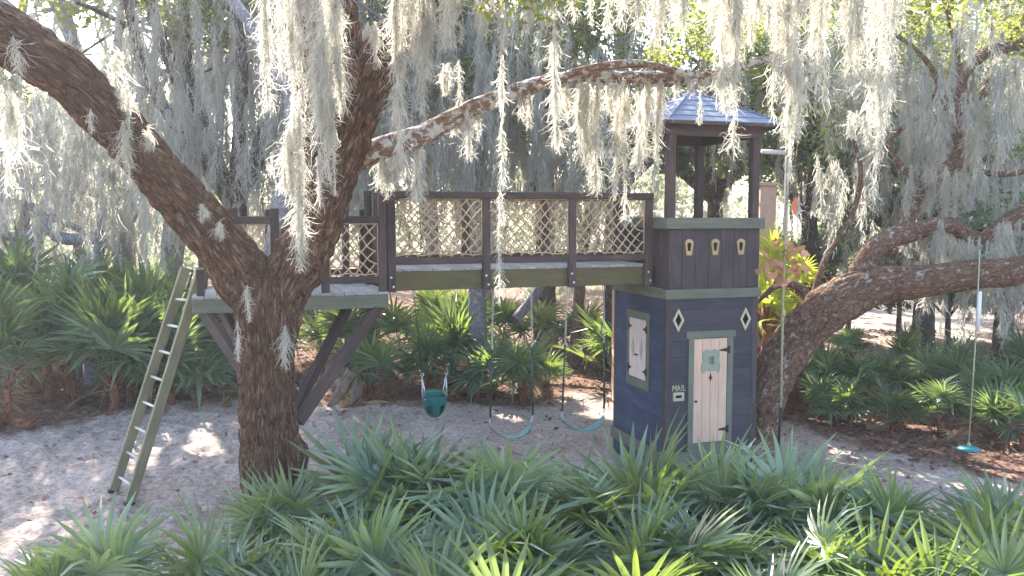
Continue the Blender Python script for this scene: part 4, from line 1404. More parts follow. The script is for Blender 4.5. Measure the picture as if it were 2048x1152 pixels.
    # sprigs of sunlit leaves at the far end of the lichened limb
    cen = [np.array(at(x, y, Y)) for x, y, Y in ((1380, 60, 10.9), (1440, 100, 10.9), (1330, 110, 10.8), (1500, 60, 11), (1420, 20, 11), (1560, 30, 11), (1640, 50, 11.1))]
    me = leaf_mesh('leaf_sprigs', np.array(cen), [.28] * len(cen), 260, .035, rs, gap=False)
    me.transform(Matrix.Translation(-base)); link('leaf_sprigs', me, M['oakleaf'], t)


build_main_oak()


def build_grey_stem():
    p = at(540, 420, 11.9)
    base = Vector((p.x, p.y, gz(p.x, p.y)))
    t = thing('oak_tree', 'grey smooth-barked oak stem passing up behind the forked oak', 'tree', base)
    P = lambda x, y, Y, r: (*at(x, y, Y), r)
    lb = [(base.x, base.y, base.z - .2, .26), P(545, 640, 11.9, .2), P(560, 470, 11.9, .185), P(580, 380, 11.9, .18), P(592, 200, 12, .16), P(570, 0, 12.2, .14), P(560, -300, 12.5, .1), P(620, -620, 12.6, .05)]
    b2 = [P(590, 200, 12, .1), P(480, 20, 12.6, .08), P(330, -130, 13.2, .05)]
    me = limbs_mesh('trunk', [dict(pts=lb, n=40, step=.06, ridge=.012, seed=14, cells=16), dict(pts=b2, n=18, step=.1, ridge=.008, seed=15, cells=9)])
    me.transform(Matrix.Translation(-base)); link('trunk', me, M['bark_g'], t)
    rs = np.random.default_rng(5)
    cen = np.array([np.array(at(x, y, Y)) + rs.normal(0, .6, 3) for x, y, Y in ((620, -620, 12.6), (560, -420, 12.6), (700, -560, 12.4), (500, -700, 12.8)) for _ in range(3)])
    me = leaf_mesh('crown', cen, rs.uniform(.5, .9, len(cen)), 420, .06, rs); me.transform(Matrix.Translation(-base)); link('crown', me, M['oakleaf'], t)


build_grey_stem()


def build_leaning_oak():
    base = on_ground(1512, 890); base.z = gz(base.x, base.y)
    Y0 = base.y
    t = thing('oak_tree', 'leaning live oak arching away from behind the blue tower', 'tree', base)
    P = lambda x, y, Y, r: (*at(x, y, Y), r)
    L_ = [dict(pts=[(base.x - .1, Y0, base.z - .3, .5), P(1512, 870, Y0, .40), P(1535, 770, Y0 - .05, .36), P(1590, 680, Y0 - .1, .36), P(1660, 615, Y0 - .2, .37), P(1740, 575, Y0 - .3, .33), P(1850, 562, Y0 - .5, .27), P(1960, 548, Y0 - .7, .24), P(2060, 535, Y0 - .9, .22), P(2250, 480, Y0 - 1.2, .17), P(2500, 380, Y0 - 1.4, .1)], n=110, step=.03, ridge=.045, seed=51, cells=22, lump=.12),
          dict(pts=[P(1690, 600, Y0 - .2, .2), P(1725, 535, Y0 - .2, .185), P(1765, 485, Y0 - .2, .17), P(1830, 462, Y0 - .1, .15), P(1900, 452, Y0, .13), P(1960, 480, Y0, .12), P(2030, 430, Y0, .11), P(2150, 350, Y0 + .2, .08)], n=60, step=.04, ridge=.03, seed=52, cells=14, lump=.14),
          dict(pts=[P(1640, 625, Y0, .12), P(1600, 575, Y0 + .2, .075), P(1560, 568, Y0 + .3, .06), P(1530, 590, Y0 + .4, .045), P(1515, 605, Y0 + .4, .03)], n=24, step=.05, ridge=.008, seed=53, cells=9, lump=.12),
          dict(pts=[P(1625, 600, Y0 + .1, .07), P(1650, 520, Y0 + .3, .055), P(1700, 440, Y0 + .5, .045), P(1722, 350, Y0 + .6, .04), P(1700, 250, Y0 + .7, .025)], n=18, step=.06, ridge=.006, seed=54, cells=8, lump=.12),
          dict(pts=[P(1810, 468, Y0, .12), P(1820, 420, Y0 + .4, .13), P(1850, 370, Y0 + .6, .12), P(1915, 320, Y0 + .6, .14), P(1928, 250, Y0 + .6, .13), P(1920, 160, Y0 + .6, .12), P(1965, 110, Y0 + .5, .1), P(2060, 80, Y0 + .5, .09), P(2200, 20, Y0 + .4, .06)], n=44, step=.05, ridge=.014, seed=55, cells=12),
          dict(pts=[P(1926, 230, Y0 + .6, .1), P(1975, 175, Y0 + .8, .085), P(2010, 100, Y0 + 1, .07), P(2060, 10, Y0 + 1.2, .05), P(2120, -120, Y0 + 1.4, .03)], n=24, step=.06, ridge=.01, seed=56, cells=9),
          dict(pts=[P(1855, 375, Y0 + .6, .08), P(1800, 330, Y0 + .8, .06), P(1780, 280, Y0 + .9, .045), P(1850, 220, Y0 + 1, .035), P(1880, 160, Y0 + 1.1, .02)], n=18, step=.07, ridge=.006, seed=57, cells=8, lump=.12),
          dict(pts=[P(1920, 300, Y0 + .6, .06), P(1870, 150, Y0 + .7, .05), P(1820, 90, Y0 + .8, .035), P(1770, 60, Y0 + .9, .02)], n=14, step=.08, ridge=0, seed=58),
          dict(pts=[P(1760, 500, Y0 + .2, .1), P(1860, 510, Y0 + .6, .11), P(1960, 480, Y0 + .9, .10), P(2060, 440, Y0 + 1.2, .09), P(2200, 400, Y0 + 1.4, .06)], n=24, step=.07, ridge=.012, seed=59, cells=9),
          dict(pts=[P(1915, 330, Y0 + .6, .05), P(1990, 348, Y0 + .4, .05), P(2060, 340, Y0 + .2, .04), P(2160, 300, Y0, .03)], n=14, step=.08, ridge=0, seed=60),
          dict(pts=[P(1920, 160, Y0 + .6, .05), P(1905, 60, Y0 + .5, .045), P(1880, -60, Y0 + .4, .04), P(1900, -200, Y0 + .3, .03)], n=14, step=.08, ridge=0, seed=61)]
    me = limbs_mesh('trunk', L_); me.transform(Matrix.Translation(-base)); link('trunk', me, M['bark_r'], t)
    rs = np.random.default_rng(9)
    pts = [(2200, 20, 14.5), (2120, -120, 15), (1900, -200, 14.4), (1700, 230, 14.9), (1770, 50, 15), (1880, 140, 15.2), (1830, 80, 15), (2050, 60, 14.6), (1980, 20, 14.8), (1860, 0, 14.8), (1930, 60, 15.6), (2020, 190, 15.6), (2500, 370, 12.8), (2160, 300, 14), (2200, 390, 15.5), (2010, 290, 15.8), (1780, -80, 14.8), (1990, -90, 14.8)]
    cen = np.array([np.array(at(*p)) + rs.normal(0, .35, 3) for p in pts for _ in range(2)])
    me = leaf_mesh('crown', cen, rs.uniform(.35, .7, len(cen)), 330, .045, rs); me.transform(Matrix.Translation(-base)); link('crown', me, M['oakleaf'], t)
    for _ in range(60):
        x = rs.uniform(1800, 2060); y = rs.choice([60, 130, 200, 330, 450, 470, 540]) + rs.normal(0, 12)
        BGMOSS.append((np.array(at(x, y, Y0 + rs.uniform(-.4, .8))), rs.uniform(.4, 1.3), rs.uniform(.08, .2)))


build_leaning_oak()

# the wood behind
oak('oak_tree', 'dark-trunked oak hung with moss behind the platform rail', 478, 19.0, 13.5, 4.6, 101, zlow=7.6, r0=.30, moss=95, mlen=1.9)
oak('oak_tree', 'broad oak with long grey moss beyond the sand on the ladder side', 330, 24.0, 15, 5.6, 102, mat='bark_g', zlow=10.8, r0=.34, moss=90, mlen=2.2, lean=.1)
oak('oak_tree', 'pale oak leaning among tall palmettos beyond the ladder', 60, 22.0, 7.5, 3.8, 103, mat='bark_g', r0=.24, moss=70, lean=-.1, clumps=12)
oak('oak_tree', 'slim oak with moss behind the first bay of the footbridge', 735, 21.0, 14, 4.4, 104, r0=.22, moss=95, mlen=2.0)
oak('oak_tree', 'grey oak behind the middle of the footbridge', 955, 18.5, 14.5, 4.6, 105, mat='bark_g', r0=.2, moss=95, mlen=1.8)
oak('oak_tree', 'moss-laden oak straight behind the footbridge deck', 1090, 23.5, 15, 5.4, 106, r0=.3, moss=100, mlen=2.2)
oak('oak_tree', 'oak standing between the tower roof and the footbridge, thick with moss', 1230, 20.5, 14.5, 5.0, 107, r0=.28, moss=95, mlen=2.0)
oak('evergreen_tree', 'dense dark evergreen with glossy leaves beyond the tower', 1630, 22.5, 11, 4.2, 108, leaf='darkleaf', r0=.26, moss=26, clumps=46, zlow=.8)
oak('evergreen_tree', 'dark evergreen seen between the tower roof posts', 1430, 25.0, 12, 4.6, 109, leaf='darkleaf', r0=.26, moss=24, clumps=46, zlow=1.2)
oak('oak_tree', 'bright-leaved oak high beyond the leaning oak limbs', 1850, 21.5, 13, 4.8, 110, r0=.26, moss=50, clumps=40)
oak('oak_tree', 'oak with drooping foliage behind the disc swing', 2010, 19.0, 9.0, 3.8, 111, leaf='darkleaf', r0=.22, moss=45, zlow=.8)
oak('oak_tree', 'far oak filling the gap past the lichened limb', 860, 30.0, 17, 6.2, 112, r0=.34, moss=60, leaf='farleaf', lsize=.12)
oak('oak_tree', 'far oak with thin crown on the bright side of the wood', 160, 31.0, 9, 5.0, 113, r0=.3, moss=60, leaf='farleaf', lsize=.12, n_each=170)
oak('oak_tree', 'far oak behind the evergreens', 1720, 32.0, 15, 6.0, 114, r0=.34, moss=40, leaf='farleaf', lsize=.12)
oak('oak_tree', 'tall oak shading the clearing from beyond the ladder', -330, 23.0, 14, 5.2, 115, zlow=10.8, r0=.3, moss=40)
oak('oak_tree', 'tall mossy oak rising behind the grey stem', 610, 26.0, 18, 5.6, 116, r0=.34, moss=60)

oak('oak_tree', 'high-crowned oak added to shade the ladder side of the clearing', 250, 26.0, 16, 6.0, 117, mat='bark_g', zlow=10.8, r0=.34, moss=30, clumps=60)  # added oak: crown above the view blocks sun on sand and palmettos
oak('oak_tree', 'high-crowned oak reaching over the thin far oak', -60, 25.0, 15, 5.5, 118, mat='bark_g', zlow=10.8, r0=.3, moss=20, clumps=56)
for i_, (x_, Y_, h_) in enumerate(((1700, 24, 3.4), (1800, 26, 4.0), (1900, 23, 3.2), (2000, 25, 4.2), (1560, 27, 4.0), (2080, 22, 3.4))):
    oak('shrub', 'dark bushy shrub far behind the palmettos beyond the leaning oak', x_, Y_, h_, 2.4, 130 + i_, leaf='darkleaf', r0=.08, moss=6, clumps=22, zlow=.1, n_each=300, group='shrubs beyond the leaning oak', mlen=.5)


def build_distant():
    rs = np.random.default_rng(3)
    cen, rad = [], []
    for _ in range(330):
        x, y = rs.uniform(-42, 42), rs.uniform(34, 60)
        hi = 9.0 if x > -12 else 4.5
        cen.append((x, y, rs.uniform(.2, hi))); rad.append(rs.uniform(1.2, 2.4))
    me = leaf_mesh('distant_wood', np.array(cen), np.array(rad), 190, .22, rs, gap=False)
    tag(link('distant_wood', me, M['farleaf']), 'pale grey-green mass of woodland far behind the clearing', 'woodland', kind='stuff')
    for _ in range(420):
        BGMOSS.append((np.array([rs.uniform(-18, 16), rs.uniform(19, 32), rs.uniform(3.0, 9.0)]), rs.uniform(1.0, 3.0), rs.uniform(.2, .5)))


build_distant()
_rs = np.random.default_rng(23)
for _ in range(820):                           # curtains hung in the wood behind the bridge
    _x, _Y = _rs.uniform(230, 1340), _rs.uniform(15.5, 24)
    _p = np.array(at(_x, _rs.uniform(-40, 360), _Y))
    BGMOSS.append((_p, _rs.uniform(.5, 1.0) * min(2.2, max(.4, _p[2] - 2.2)), _rs.uniform(.12, .34)))
for _ in range(240):                           # and beyond the leaning oak
    _x, _Y = _rs.uniform(1560, 2060), _rs.uniform(15.8, 20)
    _p = np.array(at(_x, _rs.uniform(-40, 330), _Y))
    BGMOSS.append((_p, _rs.uniform(.5, 1.0) * min(2.0, max(.4, _p[2] - 2.6)), _rs.uniform(.12, .32)))
for _ in range(170):
    _x, _Y = _rs.uniform(-20, 300), _rs.uniform(16, 24)
    _p = np.array(at(_x, _rs.uniform(180, 400), _Y))
    BGMOSS.append((_p, _rs.uniform(.5, 1.0) * min(1.8, max(.4, _p[2] - 2.2)), _rs.uniform(.1, .3)))


def build_bg_moss():
    rs = np.random.default_rng(17)
    Vs, Qs, n = [], [], 0
    S = np.array(SUN_DIR)
    for q, ln, w in BGMOSS:
        d = q[1]
        if d > 15:                             # the same openings let the sun past the hanging moss
            shut = False
            for g, rad in LEAF_GAPS:
                for f in (.1, .5, .9):
                    v = q - np.array([0, 0, ln * f]) - np.array(g); t = v @ S
                    if t > 1 and np.linalg.norm(v - t * S) < rad: shut = True
            if shut: continue
        k = int(np.clip(60 + ln * w * 160, 60, 220)) if d > 16 else 170
        V, Q = moss_arrays(q, ln, w, k, rs, rib=.008 if d < 16 else .0125, seg=3, hair=.2)
        Vs.append(V); Qs.append(Q + n); n += len(V)
    me = np_mesh('hanging_moss', np.concatenate(Vs), [np.concatenate(Qs)], smooth=False)
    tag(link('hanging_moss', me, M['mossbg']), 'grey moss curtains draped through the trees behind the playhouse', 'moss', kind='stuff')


build_bg_moss()

# ------------------------------------------------------------------ moss hanging nearby: each clump a thing of its own
def moss(x, y0, y1, wpx, Y, label, group, dens=1.0):
    rs = np.random.default_rng(int(x * 7 + y1 * 3 + Y * 11) % 99991)
    a, b = at(x, y0, Y), at(x, y1, Y)
    ln = a.z - b.z; w = (.62 if wpx < 30 else .82) * wpx / FPX * Y
    ln *= .88
    n = int(np.clip(7000 * ln * (w + .03) * dens, 110, 2200))
    m = max(1, int(round(w / .05)))
    Vs, Qs, n0 = [], [], 0
    for i in range(m):
        f = 1.0 if i == 0 else rs.uniform(.18, .9)
        ws = min(w, rs.uniform(.025, .085)) if m > 1 else w
        off = np.array([rs.uniform(-.5, .5) * (w - ws) * 1.25, rs.uniform(-.5, .5) * (w - ws), -rs.uniform(0, .08) * ln])
        if m == 1: off[:] = 0
        V, Q = moss_arrays(off, ln * f, ws, max(60, int(n * f / m * rs.uniform(.6, 1.2))), rs, rib=.0042, seg=6, hair=.26)
        Vs.append(V); Qs.append(Q + n0); n0 += len(V)
    V, Q = np.concatenate(Vs), np.concatenate(Qs)
    label = ('long ' if ln > 1.6 else 'short ' if ln < .6 else 'mid-length ') + label
    o = link('moss_clump', np_mesh('moss_clump', V, [Q], smooth=False), M['moss'])
    o.location = a
    tag(o, label, 'moss', group)


LA = ('pale moss clump hanging from the upright fork of the big oak', 'moss on the forked oak')
for x, y0, y1, w, Y in ((555, -90, 330, 70, 8.9), (592, 180, 540, 24, 8.8), (575, 250, 420, 56, 8.9), (612, -100, 300, 46, 8.7), (650, -100, 360, 70, 8.6), (640, 60, 450, 40, 8.5), (676, -60, 250, 24, 8.55),
                        (650, 180, 410, 44, 8.5), (600, 380, 560, 14, 8.7), (790, -60, 380, 26, 8.8), (830, -80, 280, 70, 8.8), (862, -90, 250, 50, 8.75), (745, 40, 140, 30, 8.9), (880, -90, 120, 80, 8.5), (520, -60, 240, 40, 9.0)):
    moss(x, y0, y1, w, Y, *LA)
LB = ('grey moss strand hanging from the high limbs over the footbridge', 'moss over the footbridge')
for x, y0, y1, w, Y in ((935, -110, 100, 110, 8.4), (985, -110, 140, 80, 8.5), (1005, -110, 470, 9, 8.5), (998, 440, 640, 5, 8.5), (1003, 380, 455, 12, 8.5), (1115, -100, 160, 36, 8.5), (1112, 120, 320, 16, 8.5), (1060, -110, 70, 60, 8.5), (1165, -100, 80, 60, 8.6), (1230, -100, 90, 70, 8.6),
                        (1300, -100, 120, 70, 8.6), (1350, -100, 90, 60, 8.7), (1410, -90, 110, 60, 10.6), (1450, -90, 220, 50, 8.6), (1485, -90, 350, 42, 8.6), (1530, -100, 120, 60, 8.7)):
    moss(x, y0, y1, w, Y, *LB)
LC = ('grey moss strand draped from the lichened limb', 'moss on the lichened limb')
for x, y0, y1, w, Y in ((770, 290, 400, 36, 10.0), (800, 285, 370, 36, 10.0), (838, 268, 420, 24, 10.1), (925, 218, 320, 46, 10.2), (955, 205, 290, 36, 10.25), (1050, 178, 260, 40, 10.35), (1120, 160, 250, 40, 10.4), (1165, 155, 330, 44, 10.4), (1190, 152, 410, 40, 10.4), (1225, 150, 330, 50, 10.4),
                        (1232, 300, 410, 24, 10.4), (1262, 155, 480, 44, 10.4), (1290, 156, 330, 36, 10.45), (1318, 155, 345, 26, 10.45), (1322, 150, 250, 30, 10.5), (1410, 150, 262, 28, 10.5), (1365, 150, 200, 50, 10.5), (905, 120, 240, 40, 10.2), (1440, 140, 230, 30, 10.5)):
    moss(x, y0, y1, w, Y, *LC)
LD = ('heavy curtain of grey moss hanging beside the tower', 'moss curtains beside the tower')
for x, y0, y1, w, Y in ((1600, -110, 330, 90, 8.8), (1590, 100, 385, 46, 8.8), (1640, -110, 240, 70, 8.8), (1735, -110, 350, 80, 8.7), (1760, 100, 450, 56, 8.7), (1700, -110, 200, 60, 8.7), (1570, -100, 200, 60, 8.9), (1790, -110, 160, 50, 8.8), (1597, 380, 500, 8, 8.8), (1725, 220, 300, 60, 8.7)):
    moss(x, y0, y1, w, Y, *LD)
LE = ('pale moss tuft hanging beneath the leaning oak branches', 'moss on the leaning oak')
for x, y0, y1, w, Y in ((1870, 440, 560, 40, 13.8), (1905, 330, 480, 40, 14), (1945, 240, 420, 36, 14), (1930, 470, 600, 50, 13.6), (1985, 480, 610, 40, 13.4), (2010, 440, 580, 44, 13.6), (1960, 180, 330, 40, 14.2), (2030, 110, 300, 46, 14), (1940, -60, 150, 36, 13), (1860, 330, 440, 30, 14.3), (2000, 100, 230, 30, 14), (1900, 460, 530, 30, 14), (1820, 150, 330, 26, 14.5)):
    moss(x, y0, y1, w, Y, *LE)
LF = ('moss tuft clinging to the slanting lower limb of the forked oak', 'moss on the slanting limb')
for x, y0, y1, w, Y in ((255, 235, 365, 34, 8.4), (244, 170, 250, 40, 8.45), (30, 70, 150, 22, 7.6), (235, 100, 215, 36, 8.6), (300, 250, 300, 20, 8.55), (182, 215, 275, 12, 8.05), (405, 405, 440, 26, 9.0), (440, 440, 480, 24, 9.1), (10, 150, 400, 36, 7.8)):
    moss(x, y0, y1, w, Y, *LF)
LG = ('moss tuft hanging down the trunk below the fork', 'moss on the trunk below the fork')
for x, y0, y1, w, Y in ((496, 570, 650, 10, 9.2), (570, 650, 750, 14, 9.2), (474, 640, 740, 7, 9.28)):
    moss(x, y0, y1, w, Y, *LG)

# ------------------------------------------------------------------ palmettos
def frond_mesh(seed, n=22, petiole=.62, radius=.64, droop=.22, bend=.5):
    rs = np.random.default_rng(seed)
    V, F, n0 = [], [], 0
    # petiole: flattened stalk along +z
    P = [(0, 0, 0), (0, .01, petiole * .5), (0, 0, petiole)]
    v, f = tube_arrays(P, [.013, .010, .008], 5)
    V.append(v); F3 = [f[1]]; F4 = [f[0]]; n0 = len(v)
    c = np.array([0, 0, petiole])
    span = R(rs.uniform(112, 132))
    for i in range(n):
        a = -span + 2 * span * (i + .5) / n + rs.normal(0, .035)
        ln = radius * (1 - .25 * (abs(a) / span) ** 2) * rs.uniform(.82, 1.1)
        zb, up = np.array([0, -math.sin(bend), math.cos(bend)]), np.array([0, math.cos(bend), math.sin(bend)])
        xb = np.array([1., 0, 0])
        d = math.sin(a) * xb + math.cos(a) * zb; s = math.cos(a) * xb - math.sin(a) * zb
        cup = .16 * abs(math.sin(a))                       # the fan is folded upward at both sides
        w0, w1 = .004, radius * .046 * rs.uniform(.85, 1.15)
        dr = droop * rs.uniform(.3, 1.6) * (3.2 if rs.random() < .2 else 1)
        rows = []
        for t, w in ((0, w0), (.38, w1), (.72, w1 * .66), (1.0, .0015)):
            mid = c + d * ln * t + up * (cup * ln * t - dr * ln * max(0, t - .35) ** 1.7)
            tw = s * w
            rows.append((mid - tw + up * w * .55, mid, mid + tw + up * w * .55))
        vv = np.array(rows).reshape(-1, 3)
        q = []
        for r_ in range(3):
            b = r_ * 3
            q += [(b, b + 1, b + 4, b + 3), (b + 1, b + 2, b + 5, b + 4)]
        V.append(vv); F4.append(np.array(q) + n0); n0 += len(vv)
    me = np_mesh('frond', np.concatenate(V), [np.concatenate(F3), np.concatenate(F4)], smooth=False)
    return me


M['deadfrond'] = leafy('brown_dead_palm_leaf', srgb(112, 88, 66), srgb(172, 148, 118), srgb(180, 140, 90), .2, rough=.7, scale=3, spec=.2)
FR = {}
M['sun'] = leafy('sun_glow_palm_leaf', srgb(128, 146, 60), srgb(196, 206, 96), srgb(236, 240, 90), .5, rough=.4, scale=1.5)  # backlit sun glow put into the leaf colour and translucency
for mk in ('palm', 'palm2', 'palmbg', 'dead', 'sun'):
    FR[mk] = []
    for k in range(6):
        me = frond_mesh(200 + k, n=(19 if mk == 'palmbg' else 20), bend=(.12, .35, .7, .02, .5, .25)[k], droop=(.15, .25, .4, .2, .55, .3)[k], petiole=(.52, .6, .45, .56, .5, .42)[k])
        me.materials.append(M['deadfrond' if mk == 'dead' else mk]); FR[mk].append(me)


def trunk_mesh(seed, h, r):
    rs = np.random.default_rng(seed)
    V, Q, T, uv = limb_arrays([(rs.normal(0, .04), rs.normal(0, .04), -.08, r * 1.2), (rs.normal(0, .03), rs.normal(0, .03), h * .5, r), (0, 0, h, r * .8)], n=14, step=.04, ridge=.035, seed=seed, cells=8, lump=.2)
    # old leaf bases
    Vs, Fs, n0 = [V], [Q], len(V); Ts = [T]
    for i in range(int(10 + h * 30)):
        a, z = rs.uniform(0, 6.28), rs.uniform(.0, h)
        p = np.array([math.cos(a) * r * .8, math.sin(a) * r * .8, z]); o = np.array([math.cos(a), math.sin(a), 1.1]) * rs.uniform(.05, .11)
        v, f = tube_arrays([p, p + o], [.018, .006], 4); Vs.append(v); Fs.append(f[0] + n0); Ts.append(f[1] + n0); n0 += len(v)
    return np_mesh('trunk', np.concatenate(Vs), [np.concatenate(Fs), np.concatenate(Ts)])


TRK = [trunk_mesh(300 + k, h, .075) for k, h in enumerate((.18, .3, .5, .9))]
for me in TRK: me.materials.append(M['fibre'])


def palmetto(px, py, h, label, group, mk='palm', nf=16, seed=0, stem=1, spread=1.0, sz=None):
    """a saw palmetto standing at px,py, about h metres tall"""
    rs = random.Random(seed * 131 + 7)
    z = gz(px, py) - .02
    t = thing('palmetto', label, 'palmetto', (px, py, z), rs.uniform(0, 6.28), group)
    th = (.18, .3, .5, .9)[stem]
    tk = bpy.data.objects.new('trunk', TRK[stem]); COL.objects.link(tk); tk.parent = t
    ts = 1.0 if h < 2.4 else h / 1.9
    s = max((h - th * ts) / .98, .78)
    if sz: s, ts = sz, (h - sz * .98) / th
    tk.scale = (min(ts, 1.7), min(ts, 1.7), ts)
    for k in range(nf + 1):
        o = bpy.data.objects.new('frond', FR['dead'][seed % 3] if k == nf else rs.choice(FR[mk])); COL.objects.link(o); o.parent = t
        f = (k + .5) / nf
        tilt = R(104) if k == nf else R(3 + 74 * f ** 1.3 * spread + rs.uniform(-7, 7))
        az = k * 2.399963 + rs.uniform(-.35, .35)
        o.location = (0.03 * math.cos(az), .03 * math.sin(az), th * ts * (.98 - .35 * f))
        q = Euler((tilt, 0, az), 'XYZ').to_matrix() @ Euler((0, 0, rs.uniform(-.5, .5))).to_matrix()
        o.rotation_euler = q.to_euler()
        k_ = s * rs.uniform(.82, 1.08)
        o.scale = (k_, k_, k_)
    return t


def palm_px(x, ytop, Y, label, group, **kw):
    p = at(x, ytop, Y)
    z = gz(p.x, Y)
    palmetto(p.x, Y, max(.5, p.z - z), label, group, **kw)


PF = ('green saw palmetto in the dense thicket facing the tower door', 'palmetto thicket')
k = 0
for x, yt, Y, mk in ((215, 1020, 7.3, 'palm2'), (100, 1055, 7.0, 'palm'), (435, 1030, 7.6, 'palm'), (520, 990, 8.7, 'palm2'), (585, 960, 8.7, 'palm'), 
                     (720, 880, 8.9, 'palm'), (790, 850, 9.0, 'palm2'), (850, 840, 9.0, 'palm'), (920, 855, 8.8, 'palm2'), (1010, 870, 8.8, 'palm2'), (1170, 930, 8.6, 'palm'), (1290, 850, 9.0, 'palm'),
                     (1440, 890, 8.9, 'palm2'), (1500, 915, 8.8, 'palm'), (1590, 865, 8.9, 'palm2'), (1660, 920, 8.7, 'palm'), (1770, 935, 8.3, 'palm'), (1960, 985, 7.8, 'palm'), (2050, 960, 7.8, 'palm'),
                     (640, 1040, 7.5, 'palm'), (740, 990, 7.6, 'palm2'), (960, 960, 7.7, 'palm'), (1060, 1010, 7.4, 'palm'), (1290, 985, 7.6, 'palm'), (1400, 980, 7.7, 'palm'), (1640, 1010, 7.4, 'palm'), (1760, 1040, 7.2, 'palm'), (1880, 1040, 7.0, 'palm'), (2010, 1060, 6.8, 'palm'),
                     (500, 1080, 7.4, 'palm2'), (600, 1100, 6.7, 'palm'), (880, 1075, 6.6, 'palm'), (1000, 1090, 6.5, 'palm2'), (1270, 1070, 6.5, 'palm'), (1540, 1085, 6.4, 'palm'), (1690, 1090, 6.3, 'palm'), (1830, 1110, 6.2, 'palm2')):
    k += 1
    zone = ('on open sand below the ladder', 'at the foot of the forked oak', 'before the swings', 'before the tower door', 'before the leaning oak')[(x > 450) + (x > 690) + (x > 1150) + (x > 1540)]
    lab = ('blue-green' if mk == 'palm2' else 'mid-green') + ' saw palmetto ' + zone + ((', on the thicket fringe' if Y > 8 else ', deep in the thicket') if x > 450 else '')
    palm_px(x, yt, Y, lab, PF[1], mk=mk, nf=9, seed=k, stem=k % 3, spread=.95)
PL_ = ('saw palmetto growing at the edge of the sand beyond the ladder', 'palmettos beyond the ladder')
for x, yt, Y, st in ((5, 600, 15.2, 3), (85, 560, 17.0, 3), (130, 490, 17.5, 3), (30, 480, 19.0, 3), (215, 560, 16.5, 2), (190, 490, 19.5, 3), (290, 520, 18.5, 2), (250, 580, 17.2, 2), (330, 590, 17.0, 1), (390, 680, 16.8, 0), (300, 620, 17.4, 1), (370, 540, 19.0, 2), (-50, 540, 15.5, 3), (430, 600, 18.5, 1), (-120, 480, 18, 3)):
    k += 1
    palm_px(x, yt, Y, ('tall ' if st == 3 else 'mid-height ' if st == 2 else 'low ' if st == 0 else 'spreading ') + PL_[0], PL_[1], mk='palmbg', nf=11, seed=k, stem=st, spread=.68)
PM = ('saw palmetto growing under the trees beyond the swings', 'palmettos beyond the swings')
for x, yt, Y, st in ((740, 650, 17.4, 1), (800, 585, 20.0, 2), (850, 650, 17.6, 2), (905, 590, 18.6, 1), (690, 590, 20.5, 1), (985, 655, 17.6, 1), (1040, 665, 17.2, 1), (1095, 690, 17.6, 1), (1085, 590, 22, 2), (1170, 590, 21.5, 2), (1200, 660, 20.2, 1), (640, 620, 21, 1), (1010, 590, 22.5, 2), (930, 560, 23.5, 2), (1230, 600, 18.5, 2), (560, 620, 20, 1), (870, 560, 24, 2)):
    k += 1
    palm_px(x, yt, Y, ('tall ' if st == 3 else 'mid-height ' if st == 2 else 'low ' if st == 0 else 'spreading ') + PM[0], PM[1], mk='palmbg', nf=10, seed=k, stem=st, spread=.85)
PR = ('saw palmetto in the leaf-litter bed beyond the leaning oak', 'palmettos beyond the leaning oak')
for x, yt, Y, st in ((1540, 620, 18.0, 1), (1600, 700, 17.0, 1), (1655, 690, 17.2, 1), (1640, 770, 15.8, 0), (1720, 700, 17.0, 1), (1700, 780, 15.2, 0), (1770, 690, 17.5, 1), (1790, 770, 14.8, 0), (1850, 690, 16.8, 1), (1880, 760, 14.6, 1), (1920, 680, 16.8, 1), (1960, 720, 15.4, 1), (2020, 720, 15.2, 1), (2060, 800, 13.6, 1), (1820, 660, 19, 2), (1700, 640, 20, 2), (2060, 660, 17, 2), (1580, 560, 19.5, 2), (1990, 790, 14.2, 0)):
    k += 1
    palm_px(x, yt, Y, ('tall ' if st == 3 else 'mid-height ' if st == 2 else 'low ' if st == 0 else 'spreading ') + PR[0], PR[1], mk='palmbg', nf=10, seed=k, stem=st, spread=.85)
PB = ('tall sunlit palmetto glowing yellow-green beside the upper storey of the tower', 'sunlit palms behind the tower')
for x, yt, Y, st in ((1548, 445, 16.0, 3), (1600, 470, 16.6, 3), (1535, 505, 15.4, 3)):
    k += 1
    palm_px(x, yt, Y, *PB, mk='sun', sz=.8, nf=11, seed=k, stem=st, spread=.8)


# ------------------------------------------------------------------ stumps, logs, small trunks, dead leaves
def log(name, label, cat, limbs, mat, group=None):
    p0 = Vector(limbs[0]['pts'][0][:3])
    me = limbs_mesh(name, limbs); me.transform(Matrix.Translation(-p0))
    o = link(name, me, mat); o.location = p0
    return tag(o, label, cat, group)


def gp(x, y, dz=0.0):
    p = on_ground(x, y); q = Vector((p.x, p.y, gz(p.x, p.y) + dz)); return q


